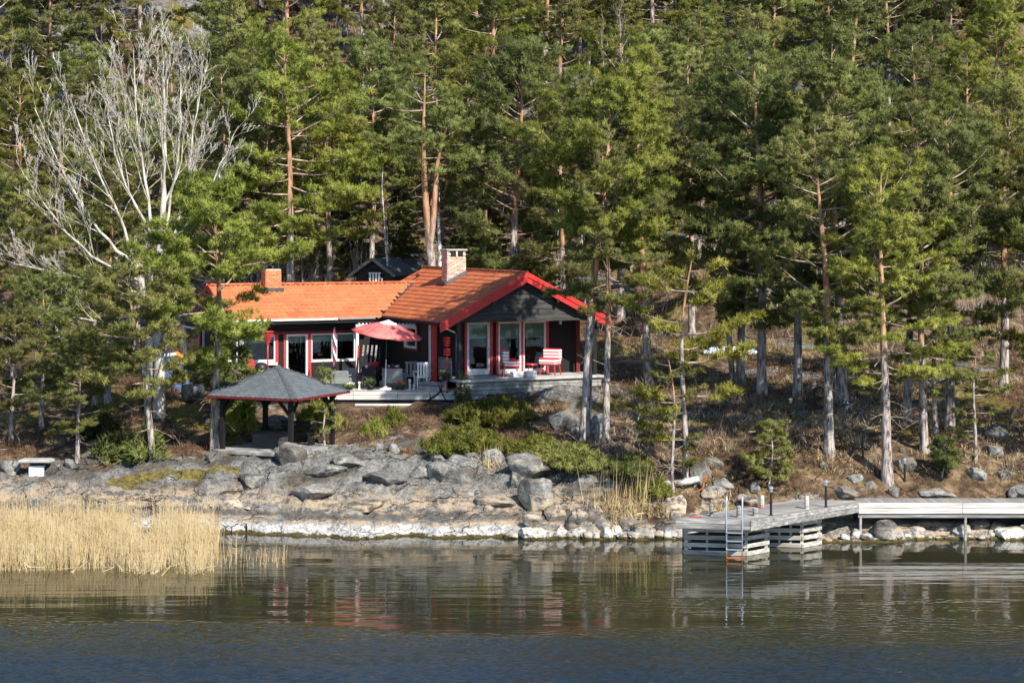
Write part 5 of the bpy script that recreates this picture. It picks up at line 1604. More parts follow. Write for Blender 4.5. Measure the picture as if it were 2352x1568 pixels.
groof = rb.build("roof", M['hip'], gaz)
# shingles: courses of hexagonal tabs on the two faces in view, plain courses on the hidden ones
shm = {}
def shingle(w, l):
    key = (round(w, 2), round(l, 2))
    if key not in shm:
        c = w * 0.28
        m = MB(); P = [(-w / 2, 0.5 * l), (-w / 2 , 0.12 * l), (-w / 2 + c, -0.16 * l), (w / 2 - c, -0.16 * l), (w / 2, 0.12 * l), (w / 2, 0.5 * l), (w / 2, l), (-w / 2, l)]
        m.add([(x, y, 0.016 - y / l * 0.012) for x, y in P] + [(x, y, 0.0) for x, y in P[1:5]],
              [tuple(range(8)), (1, 8, 9, 2), (2, 9, 10, 3), (3, 10, 11, 4)])
        shm[key] = m.mesh("shingle"); shm[key].materials.append(M['shingle'])
    return shm[key]
slg = math.hypot(hs, az_ - ez); cg, sg_ = hs / slg, (az_ - ez) / slg
srng = random.Random(4)
for face in range(4):
    fm = Matrix.Rotation(face * math.pi / 2, 3, 'Z')
    base_r = fm @ Matrix(((1, 0, 0), (0, cg, -sg_), (0, sg_, cg)))
    rows = 13; rl = slg / rows
    for r in range(rows):
        d = r * rl; half = hs * (1 - d / slg)
        if face in (0, 1):
            w = 0.20; n = int(half * 2 / w)
            if n < 1: continue
            for i in range(n + 1):
                x = -half + (i + (0.5 if r % 2 else 0.0)) * w
                if abs(x) > half - 0.03: continue
                p = fm @ Vector((x, -hs + d * cg, ez + d * sg_ + 0.004))
                o = link("shingle", shingle(w - 0.006, rl), None, groof, p)
                o.rotation_euler = base_r.to_euler()
        else:
            p = fm @ Vector((0, -hs + (d + rl / 2) * cg, ez + (d + rl / 2) * sg_ + 0.008))
            o = link("shingle_course", MB().box((0, 0, 0), (2 * half - 0.06, rl, 0.012)).mesh("shingle_course"), M['shingle'], groof, p)
            o.rotation_euler = base_r.to_euler()
for sx_, sy_ in ((-1, -1), (1, -1), (1, 1), (-1, 1)):
    a = Vector((sx_ * hs, sy_ * hs, ez)); b = Vector((0, 0, az_)); dr = (b - a).normalized()
    sd = Vector((-sy_, sx_, 0)).normalized(); w = 0.14
    up = Vector((0, 0, 0.035))
    m = MB(); dnv = Vector((0, 0, -w * 0.34))
    P = [a - sd * w + dnv + up, a + up, b + up, b - sd * w * 0.5 + dnv * 0.5 + up, a + sd * w + dnv + up, b + sd * w * 0.5 + dnv * 0.5 + up]
    m.add(P, [(0, 1, 2, 3), (1, 4, 5, 2)])
    m.build("hip_cap", M['hip'], groof)
MB().lathe([(0.20, 0), (0.19, 0.03), (0.05, 0.10)], 4, (0, 0, az_ - 0.05)).build("peak_cap", M['hip'], groof)
bx_ = MB().box((0, 0, 0.29), (1.05, 0.75, 0.50)); bx_.box((0, 0, 0.565), (1.15, 0.85, 0.05))
gx_, gy_, _ = at(622, 1030, 68.6)
o = bx_.build("grill_table", M['slate_board'], None, (gx_, gy_, GZ0 + 0.06), (0, 0, R(-25)))
tag(o, "dark grey box-shaped fire table inside the gazebo", "table")
bn = thing("bench", "dark slatted bench along the gazebo's inner side", "bench", (GAZ[0] + 0.55, GAZ[1] + 0.75, GZ0 + 0.1), R(-25))
for i in range(3): MB().box((0, -0.13 + 0.13 * i, 0.42), (1.5, 0.11, 0.03)).build("seat_slat", M['dark'], bn)
for i in range(2): MB().box((0, 0.24, 0.60 + 0.16 * i), (1.5, 0.03, 0.12)).build("back_slat", M['dark'], bn)
for s_ in (-0.65, 0.65): MB().box((s_, 0.0, 0.2), (0.07, 0.40, 0.40)).build("leg", M['dark'], bn)

# ------------------------------------------------------------------ dock
DK = 1.20
def dk(u, v): 
    Y = FPX * (EYE - DK) / (v - HV); return Vector(((u - CU) / FPX * Y, Y, 0))
A0, A1 = dk(1552, 1190.5), dk(1722, 1194.5)       # outer end
B1 = dk(1971.5, 1153.3)                            # meets the boardwalk
DD = (B1 - A1); DD.z = 0; DL = DD.length; DD.normalize()
B0 = A0 + DD * (DL + 0.4)
pier = thing("pier", "weathered grey plank pier reaching out over the water on timber cribs", "pier", (A0.x, A0.y, 0))
npl = int((DL + 0.6) / 0.13)
ev = A1 - A0; wv = ev.length; ang = math.atan2(ev.y, ev.x)
def plank_mesh(L, w, t): 
    m = MB().box((0, 0, 0), (L, w, t)).mesh("plank"); return m
skew = DD.cross(ev.normalized()).length
plm = plank_mesh(wv, 0.13 * skew - 0.007, 0.04); plm.materials.append(M['greywood'])
prng = random.Random(8)
for i in range(npl):
    c = (ev / 2) + DD * (0.13 * (i + 0.5))
    link("plank", plm, None, pier, (c.x + prng.uniform(-0.01, 0.01), c.y, DK - 0.02 + prng.uniform(-0.003, 0.003)), (0, 0, ang))
def fascia(p, q, z, h, name, mat, parent, t=0.04):
    m = MB().bar(Vector((p.x, p.y, z)), Vector((q.x, q.y, z)), t, h); return m.build(name, M[mat], parent, bevel=0.006)
z3 = Vector((0, 0, 0))
outn = Vector((ev.y, -ev.x, 0)).normalized() * 0.025
for zz, hh in ((DK - 0.06, 0.13), (DK - 0.21, 0.15)):
    fascia(outn, ev + outn, zz, hh, "fascia_board", 'greywood_x', pier)
rn = Vector((DD.y, -DD.x, 0)) * 0.025
for k in range(3):
    p = ev + DD * (DL * k / 3 + 0.005) + rn; q = ev + DD * (DL * (k + 1) / 3 - 0.005) + rn
    for zz, hh in ((DK - 0.075, 0.14), (DK - 0.235, 0.16)):
        fascia(p, q, zz, hh, "fascia_board", 'greywood_x', pier)
for w_ in (0.12, 0.5, 0.88):
    p = ev * w_ + DD * 0.15; q = ev * w_ + DD * DL
    MB().bar(Vector((p.x, p.y, DK - 0.14)), Vector((q.x, q.y, DK - 0.14)), 0.10, 0.18).build("joist", M['greywood'], pier)

def crib(label, c0, c1, depth, ztop, n=5):
    """slatted timber crib: c0-c1 outer face, depth along the pier"""
    t = thing("crib", label, "crib", (c0.x, c0.y, -0.6))
    e = c1 - c0; d = DD * depth
    pts = [z3, e, e + d, d]
    for p in pts:
        MB().box((p.x, p.y, (ztop + 0.6) / 2), (0.10, 0.10, ztop + 0.6), rz=ang).build("corner_post", M['bleached'], t)
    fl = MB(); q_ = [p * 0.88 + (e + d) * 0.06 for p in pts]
    fl.prism([(p.x, p.y) for p in q_], 0.0, ztop + 0.35); fl.build("stone_shade_fill", M['fill'], t)  # near-black stone block added so the gaps between slats look shaded
    hgt = 0.135; gap = 0.095
    for k in range(n):
        zz = ztop + 0.6 - 0.10 - k * (hgt + gap)
        for a, b in ((pts[0], pts[1]), (pts[1], pts[2]), (pts[3], pts[2]), (pts[0], pts[3])):
            dv = (b - a).normalized(); off = Vector((dv.y, -dv.x, 0)) * 0.062
            if (a, b) == (pts[3], pts[2]) or (a, b) == (pts[0], pts[3]): off = -off
            aa = a + off - dv * 0.07; bb = b + off + dv * 0.07
            MB().bar(Vector((aa.x, aa.y, zz)), Vector((bb.x, bb.y, zz)), 0.03, hgt + prng.uniform(-0.01, 0.01)).build("slat", M['bleached'], t, bevel=0.005)
    for w_ in (0.35, 0.68):
        p = e * w_ ; MB().box((p.x, p.y + 0.02, (ztop + 0.6) / 2), (0.07, 0.05, ztop + 0.6), rz=ang).build("upright", M['bleached'], t)
def wl(u, v):
    Y = FPX * EYE / (v - HV); return Vector(((u - CU) / FPX * Y, Y, 0))
crib("slatted timber crib under the outer end of the pier", wl(1576, 1272.0), wl(1714, 1275.5), 0.95, 0.86)
crib("slatted timber crib under the middle of the pier", wl(1762, 1255), wl(1842, 1256.5), 0.85, 0.86)

# ladder
lp = A0 + ev * ((1687 - 1552) / 170.0) + outn * 2.2
lad = thing("bathing_ladder", "steel bathing ladder with rusty feet at the pier's outer end", "ladder", (lp.x, lp.y, 0), ang)
for s_ in (-0.235, 0.235):
    MB().tube([(s_, 0.34, DK + 0.02), (s_, 0.33, DK + 0.60), (s_, 0.28, DK + 0.68), (s_, 0.17, DK + 0.73), (s_, 0.08, DK + 0.68), (s_, 0.03, DK + 0.5), (s_, 0.0, DK - 0.2), (s_, -0.02, -0.7)], 0.022, 8).build("rail", M['ladder'], lad, sm=True)
    MB().bar((s_ - 0.03, 0.22, DK - 0.02), (s_, 0.0, DK - 0.28), 0.03, 0.03).build("bracket", M['lead'], lad)
for i in range(6):
    MB().box((0, -0.012, 0.83 - i * 0.25), (0.45, 0.07, 0.035)).build("rung", M['ladder'], lad)
# mooring posts
def stub(label, u, v0, v1, w, mat='greywood_x', band=False):
    p = dk(u, v0); s_ = p.y / FPX
    r = w * s_ / 2
    t = MB(); t.lathe([(r, -0.25), (r * 1.02, (v0 - v1) * s_ * 0.6), (r * 0.97, (v0 - v1) * s_ - 0.01), (r * 0.85, (v0 - v1) * s_)], 9)
    root = t.build("mooring_post", M[mat], None, (p.x, p.y, DK), sm=False)
    tag(root, label, "mooring post", "mooring posts on the pier")
    if band: MB().lathe([(r * 1.15, 0.0), (r * 1.15, 0.03)], 9).build("red_ring", M['red'], root)
stub("squat mooring post at the pier's outer left corner", 1634, 1184, 1157, 10)
stub("mooring post just behind the ladder's right rail", 1697, 1187, 1161, 11)
stub("short square-looking mooring post right of the ladder", 1735, 1184, 1166, 13)
stub("pale mooring post with red ring on the pier's inner edge", 1750, 1166, 1137, 11, 'bleached', True)
stub("pale mooring post between the two pier lamps", 1853, 1168, 1138, 11, 'bleached')
# red rope lying on the pier
for lb, u_, v_ in (("short red mooring rope lying at the pier's left corner", 1597, 1187.5), ("thin red rope end lying beside the ringed mooring post", 1730, 1163)):
    p = dk(u_, v_)
    o = MB().tube([(-0.18, 0, 0.02), (-0.06, 0.05, 0.02), (0.05, -0.03, 0.02), (0.18, 0.03, 0.02)], 0.018, 6).build("rope", M['red'], None, (p.x, p.y, DK), sm=True)
    tag(o, lb, "rope")
# boardwalk to the right
bw = thing("boardwalk", "shore boardwalk with bright new timber front right of the pier", "boardwalk", (B1.x, B1.y, 0))
BL = 9.5; BW = 0.95
bpm = plank_mesh(0.132, BW, 0.035); bpm.materials.append(M['greywood'])
for i in range(int(BL / 0.14)):
    link("plank", bpm, None, bw, (0.14 * (i + 0.5) + 0.02, BW / 2, DK - 0.018 + prng.uniform(-0.003, 0.003)))
x = 0.0
for L in (3.3, 2.6, 3.4):
    for zz, hh in ((DK - 0.09, 0.165), (DK - 0.265, 0.17)):
        MB().box((x + L / 2, -0.02, zz), (L - 0.008, 0.035, hh)).build("fascia_board", M['newwood'], bw, bevel=0.006)
    x += L
MB().box((BL / 2, 0.06, DK - 0.42), (BL, 0.10, 0.13)).build("bearer", M['greywood_x'], bw)
for u_, mt_ in ((1977, 'bleached'), (2218, 'greywood_x')):
    X = (u_ - CU) / FPX * B1.y - B1.x
    MB().box((X, 0.03, 0.2), (0.07, 0.07, 1.1)).build("support_post", M[mt_], bw)
MB().box((BL / 2, BW - 0.1, 0.45), (BL, 0.08, 0.9)).build("shade_board", M['dark'], bw)  # black board added in place of the deep shade under the planks
# steps from the pier to the bank
for i, (v_, uu0, uu1) in enumerate(((1139, 1838, 1906), (1126, 1842, 1906), (1114, 1840, 1900))):
    Yb = 64.0 + 0.55 * i; z_ = EYE - (v_ - HV) / FPX * Yb
    xa, xb = (uu0 - CU) / FPX * Yb, (uu1 - CU) / FPX * Yb
    s_ = MB(); s_.box((0, 0.2, -0.03), (xb - xa, 0.42, 0.06)); s_.box((0, 0, -0.13), (xb - xa - 0.02, 0.03, 0.16))
    tag(s_.build("plank_step", M['greywood_x'], None, ((xa + xb) / 2, Yb, z_), bevel=0.008), ["lowest", "middle", "top"][i] + " grey plank step from the pier up the bank", "step")
# stake in the water
p = wl(1569, 1262)
tag(MB().tube([(0, 0, -0.8), (0.0, 0, 1.0)], 0.025, 7).build("water_stake", M['dark'], None, (p.x, p.y, 0), sm=True), "thin dark stake in the water beside the pier's outer crib", "stake")
p = spot(566, 1222)  # black peg added to stand for the shade of a rock crevice
tag(MB().tube([(0, 0, -0.3), (0.01, 0, 0.15), (-0.01, 0, 0.26)], 0.03, 7).build("crevice_shade_peg", M['black'], None, p, sm=True), "black peg standing in for a shaded crevice in the bleached shore rock right of the reeds", "peg")

# lamps
def lamp(label, u, v0, v1, on=None, mush=False):
    if on == 'pier': P = dk(u, v0); P = (P.x, P.y, DK)
    else: P = spot(u, v0)
    h = (v0 - v1) * P[1] / FPX
    t = thing("lamp_post", label, "lamp", P, 0, "black garden lamps")
    MB().lathe([(0.065, 0), (0.065, 0.02), (0.038, 0.04), (0.036, h - 0.16)], 10).build("post", M['black'], t, sm=False)
    if mush:
        MB().lathe([(0.06, h - 0.16), (0.09, h - 0.05), (0.20, h - 0.03), (0.12, h + 0.05), (0.02, h + 0.08)], 14).build("head", M['lead'], t, sm=True)
    else:
        MB().lathe([(0.05, h - 0.16), (0.06, h - 0.04)], 10).build("lens", M['steel'], t)
        MB().lathe([(0.075, h - 0.04), (0.07, h), (0.02, h + 0.03)], 10).build("cap", M['steel'], t)
lamp("black lamp post with steel head on the pier near the ladder", 1771, 1183, 1118, 'pier')
lamp("black lamp post with steel head at the pier's landward end", 1897, 1164, 1103, 'pier')
lamp("black lamp post on the shaded slope right of the scaly pine row", 1816, 966, 915)
lamp("highest lamp post on the slope beside the pale lit pine", 1871, 928, 880)
lamp("lamp post with wide mushroom head on the slope below the black and white stones", 1982, 1052, 985, mush=True)
lamp("lamp post right beside the white-tagged pine's foot", 2078, 1108, 1056)

# ------------------------------------------------------------------ boulders
def icos():
    import bmesh
    bm = bmesh.new(); bmesh.ops.create_icosphere(bm, subdivisions=4, radius=1.0)
    v = np.array([x.co[:] for x in bm.verts]); f = np.array([[l.index for l in x.verts] for x in bm.faces]); bm.free()
    return v, f
IV, IF = icos()
def boulder_mesh(seed, ang=0.96):
    rng = np.random.default_rng(seed)
    V = IV.copy()
    for _ in range(11):
        nrm = unit(rng.normal(0, 1, 3)); d = rng.uniform(0.50, 0.82)
        k = V @ nrm; over = np.maximum(k - d, 0)
        V = V - over[:, None] * nrm[None] * ang
    n = fbm(V[:, 0] * 2.2 + seed, V[:, 1] * 2.2 + V[:, 2] * 1.7, 5, seed) * 0.20
    V = V * (1 + n[:, None])
    V /= np.abs(V).max(0)[None]
    me = mesh_np("boulder", V, IF); me.materials.append(M['rock'])
    return me
BM_ = [boulder_mesh(s) for s in range(9)]
brg = random.Random(12); bidx = [0]
def boulder(label, u0, u1, v0, v1, depth=0.8, group=None, sink=0.42, name="boulder", mat=None):
    """stone spanning columns u0..u1, top v0, foot v1"""
    x, y, z = spot((u0 + u1) / 2, v1)
    s_ = y / FPX; w = (u1 - u0) * s_; h = (v1 - v0) * s_
    me = BM_[bidx[0] % 9]; bidx[0] += 1
    if mat:
        me = me.copy(); me.materials.clear(); me.materials.append(M[mat])
    o = link(name, me, None, None, (x, y + w * depth * 0.35, z + h * 0.5 - h * sink * 0.5), (brg.uniform(-0.15, 0.15), brg.uniform(-0.15, 0.15), brg.uniform(-0.4, 0.4) + brg.choice([0, math.pi])),
             (w / 2 * 1.06, w / 2 * depth, h / 2 * (1 + sink)))
    return tag(o, label, "boulder", group)
BL_ = [
 ("big rounded grey boulder in front of the gazebo", 616, 700, 1010, 1064), ("small stone behind the boulder at the gazebo platform's outer corner", 468, 512, 1038, 1062),
 ("small grey stone below the little green bush", 860, 884, 1018, 1036), ("grey stone next right below the little green bush", 892, 918, 1020, 1041),
 ("large pale cracked boulder below the spreading mountain pine", 1010, 1114, 1043, 1104), ("grey slab boulder left against the pale cracked boulder", 974, 1032, 1060, 1106),
 ("small boulder perched above the grey slab boulder", 984, 1022, 1036, 1062), ("flat grey rock low left of the grey slab boulder", 932, 986, 1074, 1104),
 ("wide dark grey boulder under the mountain pine bough", 1154, 1262, 1046, 1102), ("broken boulder behind the wide dark grey one", 1104, 1168, 1024, 1076),
 ("big mottled boulder overhanging a dark hollow", 1190, 1270, 1097, 1174), ("small dark boulder wedged left of the big mottled one", 1164, 1196, 1090, 1126),
 ("shaded dark boulder under the sprawling pine", 1314, 1360, 1092, 1130), ("brown rounded boulder below the big mottled one", 1244, 1300, 1158, 1202),
 ("dark boulder at the waterside left of the brown rounded one", 1198, 1246, 1180, 1214), ("tan rounded boulder right of the brown rounded one", 1300, 1356, 1162, 1208),
 ("grey wedge boulder above the white stones by the reed stalks", 1362, 1410, 1188, 1224), ("flat grey boulder behind the tall reed stalks", 1420, 1468, 1190, 1216),
 ("large pale-footed shore boulder left of the pier", 1452, 1508, 1192, 1238), ("pale shore boulder touching the pier's outer end", 1506, 1570, 1196, 1236),
 ("brown boulder behind the white stone by the pier", 1520, 1588, 1140, 1184), ("bleached white egg-shaped stone by the pier", 1530, 1568, 1178, 1200),
 ("tall grey boulder behind the young pine's straight stem", 1578, 1638, 1056, 1114), ("dark stone uphill of the tall grey boulder", 1618, 1660, 1052, 1080),
 ("dark rounded boulder right of the tall grey boulder", 1632, 1690, 1098, 1128), ("black-looking stone in shade behind the pier", 1724, 1752, 1106, 1134),
 ("grey boulder behind the squat mooring post", 1612, 1672, 1126, 1162), ("long grey boulder behind the ringed mooring post", 1676, 1744, 1138, 1168),
 ("pale rounded stone on the bank above the plank steps", 1948, 1984, 1090, 1108), ("flat blue-grey slab right of the plank steps", 1906, 1986, 1122, 1150),
 ("pale boulder behind the white-tagged pine's foot", 2052, 2108, 1050, 1084), ("small blue-grey stone at the white-tagged pine's foot", 1985, 2015, 1104, 1124),
 ("grey stone on the bank above the boardwalk's first length", 2038, 2072, 1118, 1142), ("long flat grey boulder behind the boardwalk", 2106, 2204, 1120, 1148),
 ("grey boulder at the frame's right edge behind the boardwalk", 2322, 2392, 1116, 1150), ("large pale lichened boulder in the brown clearing", 2260, 2320, 976, 1016),
 ("smaller pale boulder left of the lichened clearing boulder", 2222, 2264, 972, 1004), ("low grey rock below the lichened clearing boulder", 2258, 2308, 1022, 1050),
 ("jagged grey stones above the boardwalk's far half", 2215, 2270, 1076, 1104), ("small grey stone by the frame's right edge on the bank", 2280, 2330, 1082, 1104),
 ("pale split boulder left of the gable pine's foot", 1252, 1330, 940, 984), ("pinkish pale boulder between the gable pine and crooked pine", 1354, 1402, 950, 1008),
 ("dark stone against the gable pine's foot", 1308, 1334, 970, 1000), ("brownish boulder seen between the gazebo posts", 560, 592, 928, 964),
 ("pale flat boulder seen through the gazebo", 602, 676, 956, 990), ("pale angular rock slab behind the gazebo's right post", 686, 746, 966, 1000),
 ("grey stone at the shore's far left by the stone table", -6, 42, 1056, 1088), ("small grey stone in the shade under the bushy twin-stem pine", 140, 172, 1054, 1076),
 ("pale stone on the bank below the leaning pine", 470, 500, 962, 986), ("tiny white stone on the moss below the leaning pine", 470 - 0, 490, 1158, 1170),
 ("white stone near the stone-coloured ground by the mushroom lamp", 2066, 2082, 1028, 1044), ("small pale stone on the bank left of the pier steps", 1882, 1902, 1060, 1078),
 ("dark wet stone at the water's edge in the bleached band", 1158, 1200, 1222, 1244),
]
for row in BL_:
    lb, u0, u1, v0, v1 = row
    boulder(lb, u0, u1, v0, v1, depth=0.85)
for lb, u0, u1, v0, v1 in (("flat grey ledge on the bedrock straight below the gazebo's boulder", 690, 800, 1072, 1096), ("long low ledge left of the grey slab boulder", 815, 930, 1086, 1112),
        ("low ledge below the gazebo platform's outer corner", 540, 640, 1096, 1118), ("cracked ledge halfway down the bedrock below the gazebo", 650, 765, 1118, 1142),
        ("wide ledge below the pale cracked boulder", 985, 1105, 1118, 1146), ("thin ochre ledge above the bleached band", 770, 900, 1146, 1168), ("low ledge beside the big mottled boulder's hollow", 1085, 1180, 1140, 1168),
        ("thin ledge at the reed bed's upper corner", 500, 600, 1142, 1164), ("rounded ledge right below the sparse young pine", 760, 850, 1050, 1074)):
    boulder(lb, u0, u1, v0, v1, 1.1, None, 0.7, "rock_ledge")
boulder("black and white stone beside the stout pale pine trunk", 1932, 1962, 922, 950, name="painted_stone", mat='cowstone')
boulder("smaller black and white stone right of the first one", 1956, 1984, 938, 958, name="painted_stone", mat='cowstone')
# bleached stones along the waterline
SL = "bleached white stone in the row at the waterline left of the pier"
SR = "bleached white stone in the row at the waterline below the boardwalk"
for u_ in np.arange(1165, 1565, 21):
    w_ = brg.uniform(22, 46)
    i_sl = globals().get("i_sl", 0) + 1
    boulder(f"{ordinal(i_sl)} bleached stone from the left in the waterline row before the pier", u_, u_ + w_, 1236 - brg.uniform(12, 30), 1238 + brg.uniform(-2, 3), 0.9, "white waterline stones left of the pier", 0.5, "shore_stone")
big_r = [(2012, 2078, 1196, 1238), (1956, 1980, 1212, 1237), (2086, 2128, 1208, 1234), (2148, 2184, 1206, 1222), (2182, 2234, 1202, 1238), (2226, 2276, 1192, 1222), (2270, 2308, 1196, 1224), (2290, 2356, 1212, 1242), (2340, 2400, 1200, 1242)]
for i, (a, b, c, d) in enumerate(big_r):
    boulder(f"{ordinal(i + 1)} large pale stone from the left under the boardwalk", a, b, c, d, 0.9, None, 0.35, "shore_stone")
for u_ in np.arange(1930, 2360, 24):
    w_ = brg.uniform(18, 34)
    i_sr = globals().get("i_sr", 0) + 1
    boulder(f"{ordinal(i_sr)} small bleached stone from the left in the waterline row below the boardwalk", u_, u_ + w_, 1240 - brg.uniform(6, 14), 1241, 0.9, "white waterline stones below the boardwalk", 0.5, "shore_stone")

# ------------------------------------------------------------------ shed behind the cottage
Ys = 97.0
sx_, sy_, sz_ = (885 - CU) / FPX * Ys, Ys, gz((885 - CU) / FPX * Ys, Ys)
shed = thing("shed", "small black shed with dark felt roof behind the long roof", "shed", (sx_, sy_, sz_), R(-22))
zr = EYE - (592 - HV) / FPX * Ys - sz_; ze = zr - 0.75
MB().box((0.0, 0.0, ze / 2), (2.0, 2.4, ze)).build("wall", M['slate_board'], shed)
m = MB(); m.add([(-1.0, -1.2, ze), (1.0, -1.2, ze), (0, -1.2, zr - 0.1), (-1.0, 1.2, ze), (1.0, 1.2, ze), (0, 1.2, zr - 0.1)], [(0, 1, 2), (5, 4, 3), (0, 3, 4, 1), (1, 4, 5, 2), (2, 5, 3, 0)])
m.build("gable", M['slate_board'], shed)
for s_ in (-1, 1):
    slab((0, -1.5, zr), (s_ * 1.25, -1.5, ze - 0.1), (s_ * 1.25, 1.5, ze - 0.1), (0, 1.5, zr), 0.07, "roof", M['hip'], shed)
    MB().bar((0, -1.52, zr - 0.03), (s_ * 1.26, -1.52, ze - 0.13), 0.03, 0.14).build("bargeboard", M['greywood_x'], shed)
MB().box((0, -1.22, ze * 0.5), (0.8, 0.04, ze * 0.85)).build("door", M['dark'], shed)
Yc = 95.2; c_x = (862 - CU) / FPX * Yc
def chair(name, label, loc, rz, mat, w=0.55, d=0.5, sh=0.42, bh=0.85, arms=True, slats=0, group=None, cat="chair", wick=False):
    t = thing(name, label, cat, loc, rz, group)
    MB().box((0, 0, sh), (w, d, 0.06 if not wick else 0.22)).build("seat", M[mat], t, bevel=0.015)
    if slats:
        for i in range(slats):
            MB().box((-w / 2 + w * (i + 0.5) / slats, d / 2 - 0.02, (sh + bh) / 2 + 0.03), (w / slats * 0.6, 0.03, bh - sh)).build("back_slat", M[mat], t)
        MB().box((0, d / 2 - 0.02, bh + 0.03), (w, 0.05, 0.07)).build("top_rail", M[mat], t)
    else:
        MB().box((0, d / 2 - 0.03, (sh + bh) / 2), (w, 0.06, bh - sh), M=Matrix.Rotation(R(-8), 3, 'X')).build("backrest", M[mat], t, bevel=0.02)
    for sx in (-1, 1):
        for sy in (-1, 1):
            MB().box((sx * (w / 2 - 0.04), sy * (d / 2 - 0.04), sh / 2), (0.05, 0.05, sh)).build("leg", M[mat], t)
        if arms:
            MB().box((sx * (w / 2), 0, sh + 0.22), (0.06, d, 0.04)).build("armrest", M[mat], t)
            MB().box((sx * (w / 2), -d / 2 + 0.05, sh + 0.11), (0.05, 0.05, 0.20)).build("arm_post", M[mat], t)
    return t
zc = EYE - (650 - HV) / FPX * Yc
g_ = gz(c_x, Yc)
chair("garden_chair", "white garden chair outside the black shed", (c_x, Yc, g_), 0.2, 'white', 0.6, 0.55, max(0.45, zc - g_ + 0.0), max(0.9, zc - g_ + 0.45), slats=4)

# ------------------------------------------------------------------ things on the patio and porch
def on_deck(u, y=75.6): return ((u - CU) / FPX * y, y, DZ + 0.004)
# parasol
px3 = on_deck(885, 75.25)
par = thing("parasol", "tilted red parasol with bleached stripes and white pole on the patio", "parasol", px3)
MB().lathe([(0.27, 0), (0.27, 0.05), (0.10, 0.08), (0.05, 0.14)], 16).build("base", M['white'], par)
MB().tube([(0, 0, 0.08), (0.03, 0, 1.15)], 0.028, 8).build("pole", M['white'], par, sm=True)
MB().tube([(0.03, 0, 1.15), (0.09, 0, 2.45)], 0.024, 8).build("upper_pole", M['lead'], par, sm=True)
tilt = Matrix.Rotation(R(8.5), 3, 'Y') @ Matrix.Rotation(R(4), 3, 'X')
apex = Vector((0.13, 0, 2.60)); RR = 1.42; drop = 0.46
rim = [apex + tilt @ Vector((RR * math.cos(R(45 * k + 10)), RR * math.sin(R(45 * k + 10)), -drop)) for k in range(8)]
for k in range(8):
    a, b = rim[k], rim[(k + 1) % 8]
    m = MB(); rows = 5; cols = 5; base = 0
    for i in range(rows + 1):
        f_ = i / rows
        for j in range(cols + 1):
            g2 = j / cols
            p = apex.lerp(a.lerp(b, g2), f_)
            p = p + (tilt @ Vector((0, 0, -1))) * (0.05 * f_ * math.sin(math.pi * g2)) + (tilt @ Vector((0, 0, 1))) * (0.07 * math.sin(math.pi * f_))
            m.v.append(tuple(p))
    n_ = cols + 1
    for i in range(rows):
        for j in range(cols):
            m.f.append((i * n_ + j, i * n_ + j + 1, (i + 1) * n_ + j + 1, (i + 1) * n_ + j))
    o = m.build("canopy_panel", M['canvas_red'], par, sm=True)
    o.data.materials.append(M['canvas_pale'])
    for pi, pl in enumerate(o.data.polygons):
        if pi % cols in (0, cols - 1): pl.material_index = 0
    md = o.modifiers.new("thick", 'SOLIDIFY'); md.thickness = 0.006
    MB().tube([apex + Vector((0, 0, -0.03)), rim[k] + Vector((0, 0, -0.01))], 0.010, 5).build("rib", M['lead'], par)
cp = MB()
for k in range(8):
    cp.v.append(tuple(apex + tilt @ Vector((0.36 * math.cos(R(45 * k + 10)), 0.36 * math.sin(R(45 * k + 10)), -0.055))))
cp.v.append(tuple(apex + Vector((0, 0, 0.09)))); cp.f += [(k, (k + 1) % 8, 8) for k in range(8)]
cp.build("vent_cap", M['canvas_white'], par)
# wicker and other seats
chair("wicker_armchair", "grey wicker armchair turned away beside the parasol pole", on_deck(905, 75.75), R(180 - 8), 'wicker', 0.80, 0.70, 0.34, 0.80, wick=True)
chair("wicker_armchair", "grey wicker armchair behind the sparse young pine", on_deck(785, 75.5), R(170), 'wicker', 0.70, 0.65, 0.32, 0.72, wick=True)
chair("wicker_armchair", "dark grey wicker armchair left of the blue and white cloth", on_deck(812, 76.3), R(150), 'wicker', 0.62, 0.62, 0.34, 0.78, wick=True)
chair("garden_chair", "white wooden garden chair at the patio's porch end", on_deck(966, 75.5), R(200), 'white', 0.46, 0.48, 0.46, 0.98, slats=4)
chair("garden_chair", "white plastic chair half hidden behind the white wooden one", on_deck(982, 76.1), R(150), 'white', 0.50, 0.48, 0.44, 0.9, slats=3)
chair("garden_chair", "grey metal chair under the low end of the parasol", on_deck(942, 76.3), R(190), 'wicker', 0.46, 0.46, 0.45, 0.95, slats=3)
ch_ = chair("garden_chair", "black chair draped with a blue and white cloth", on_deck(846, 75.6), R(185), 'black', 0.52, 0.52, 0.44, 0.90)
d_ = MB(); rngc = random.Random(2)
for i, (mm, c, s) in enumerate((('white', (0.08, 0.24, 0.86), (0.26, 0.12, 0.16)), ('blue', (-0.05, 0.24, 0.92), (0.16, 0.11, 0.08)), ('white', (0.24, 0.20, 0.72), (0.16, 0.12, 0.14)), ('blue', (-0.24, 0.22, 0.70), (0.08, 0.10, 0.3)))):
    o = MB().box(c, s).build("cloth_fold", M[mm], ch_)
    b = o.modifiers.new("round", 'SUBSURF'); b.levels = 2; b.render_levels = 2
tb = thing("patio_table", "dark patio table behind the wicker armchair under the parasol", "table", on_deck(895, 76.7), 0.1)
MB().box((0, 0, 0.73), (1.5, 0.85, 0.04)).build("top", M['dark'], tb)
for sx in (-0.65, 0.65):
    for sy in (-0.34, 0.34): MB().box((sx, sy, 0.36), (0.06, 0.06, 0.72)).build("leg", M['dark'], tb)
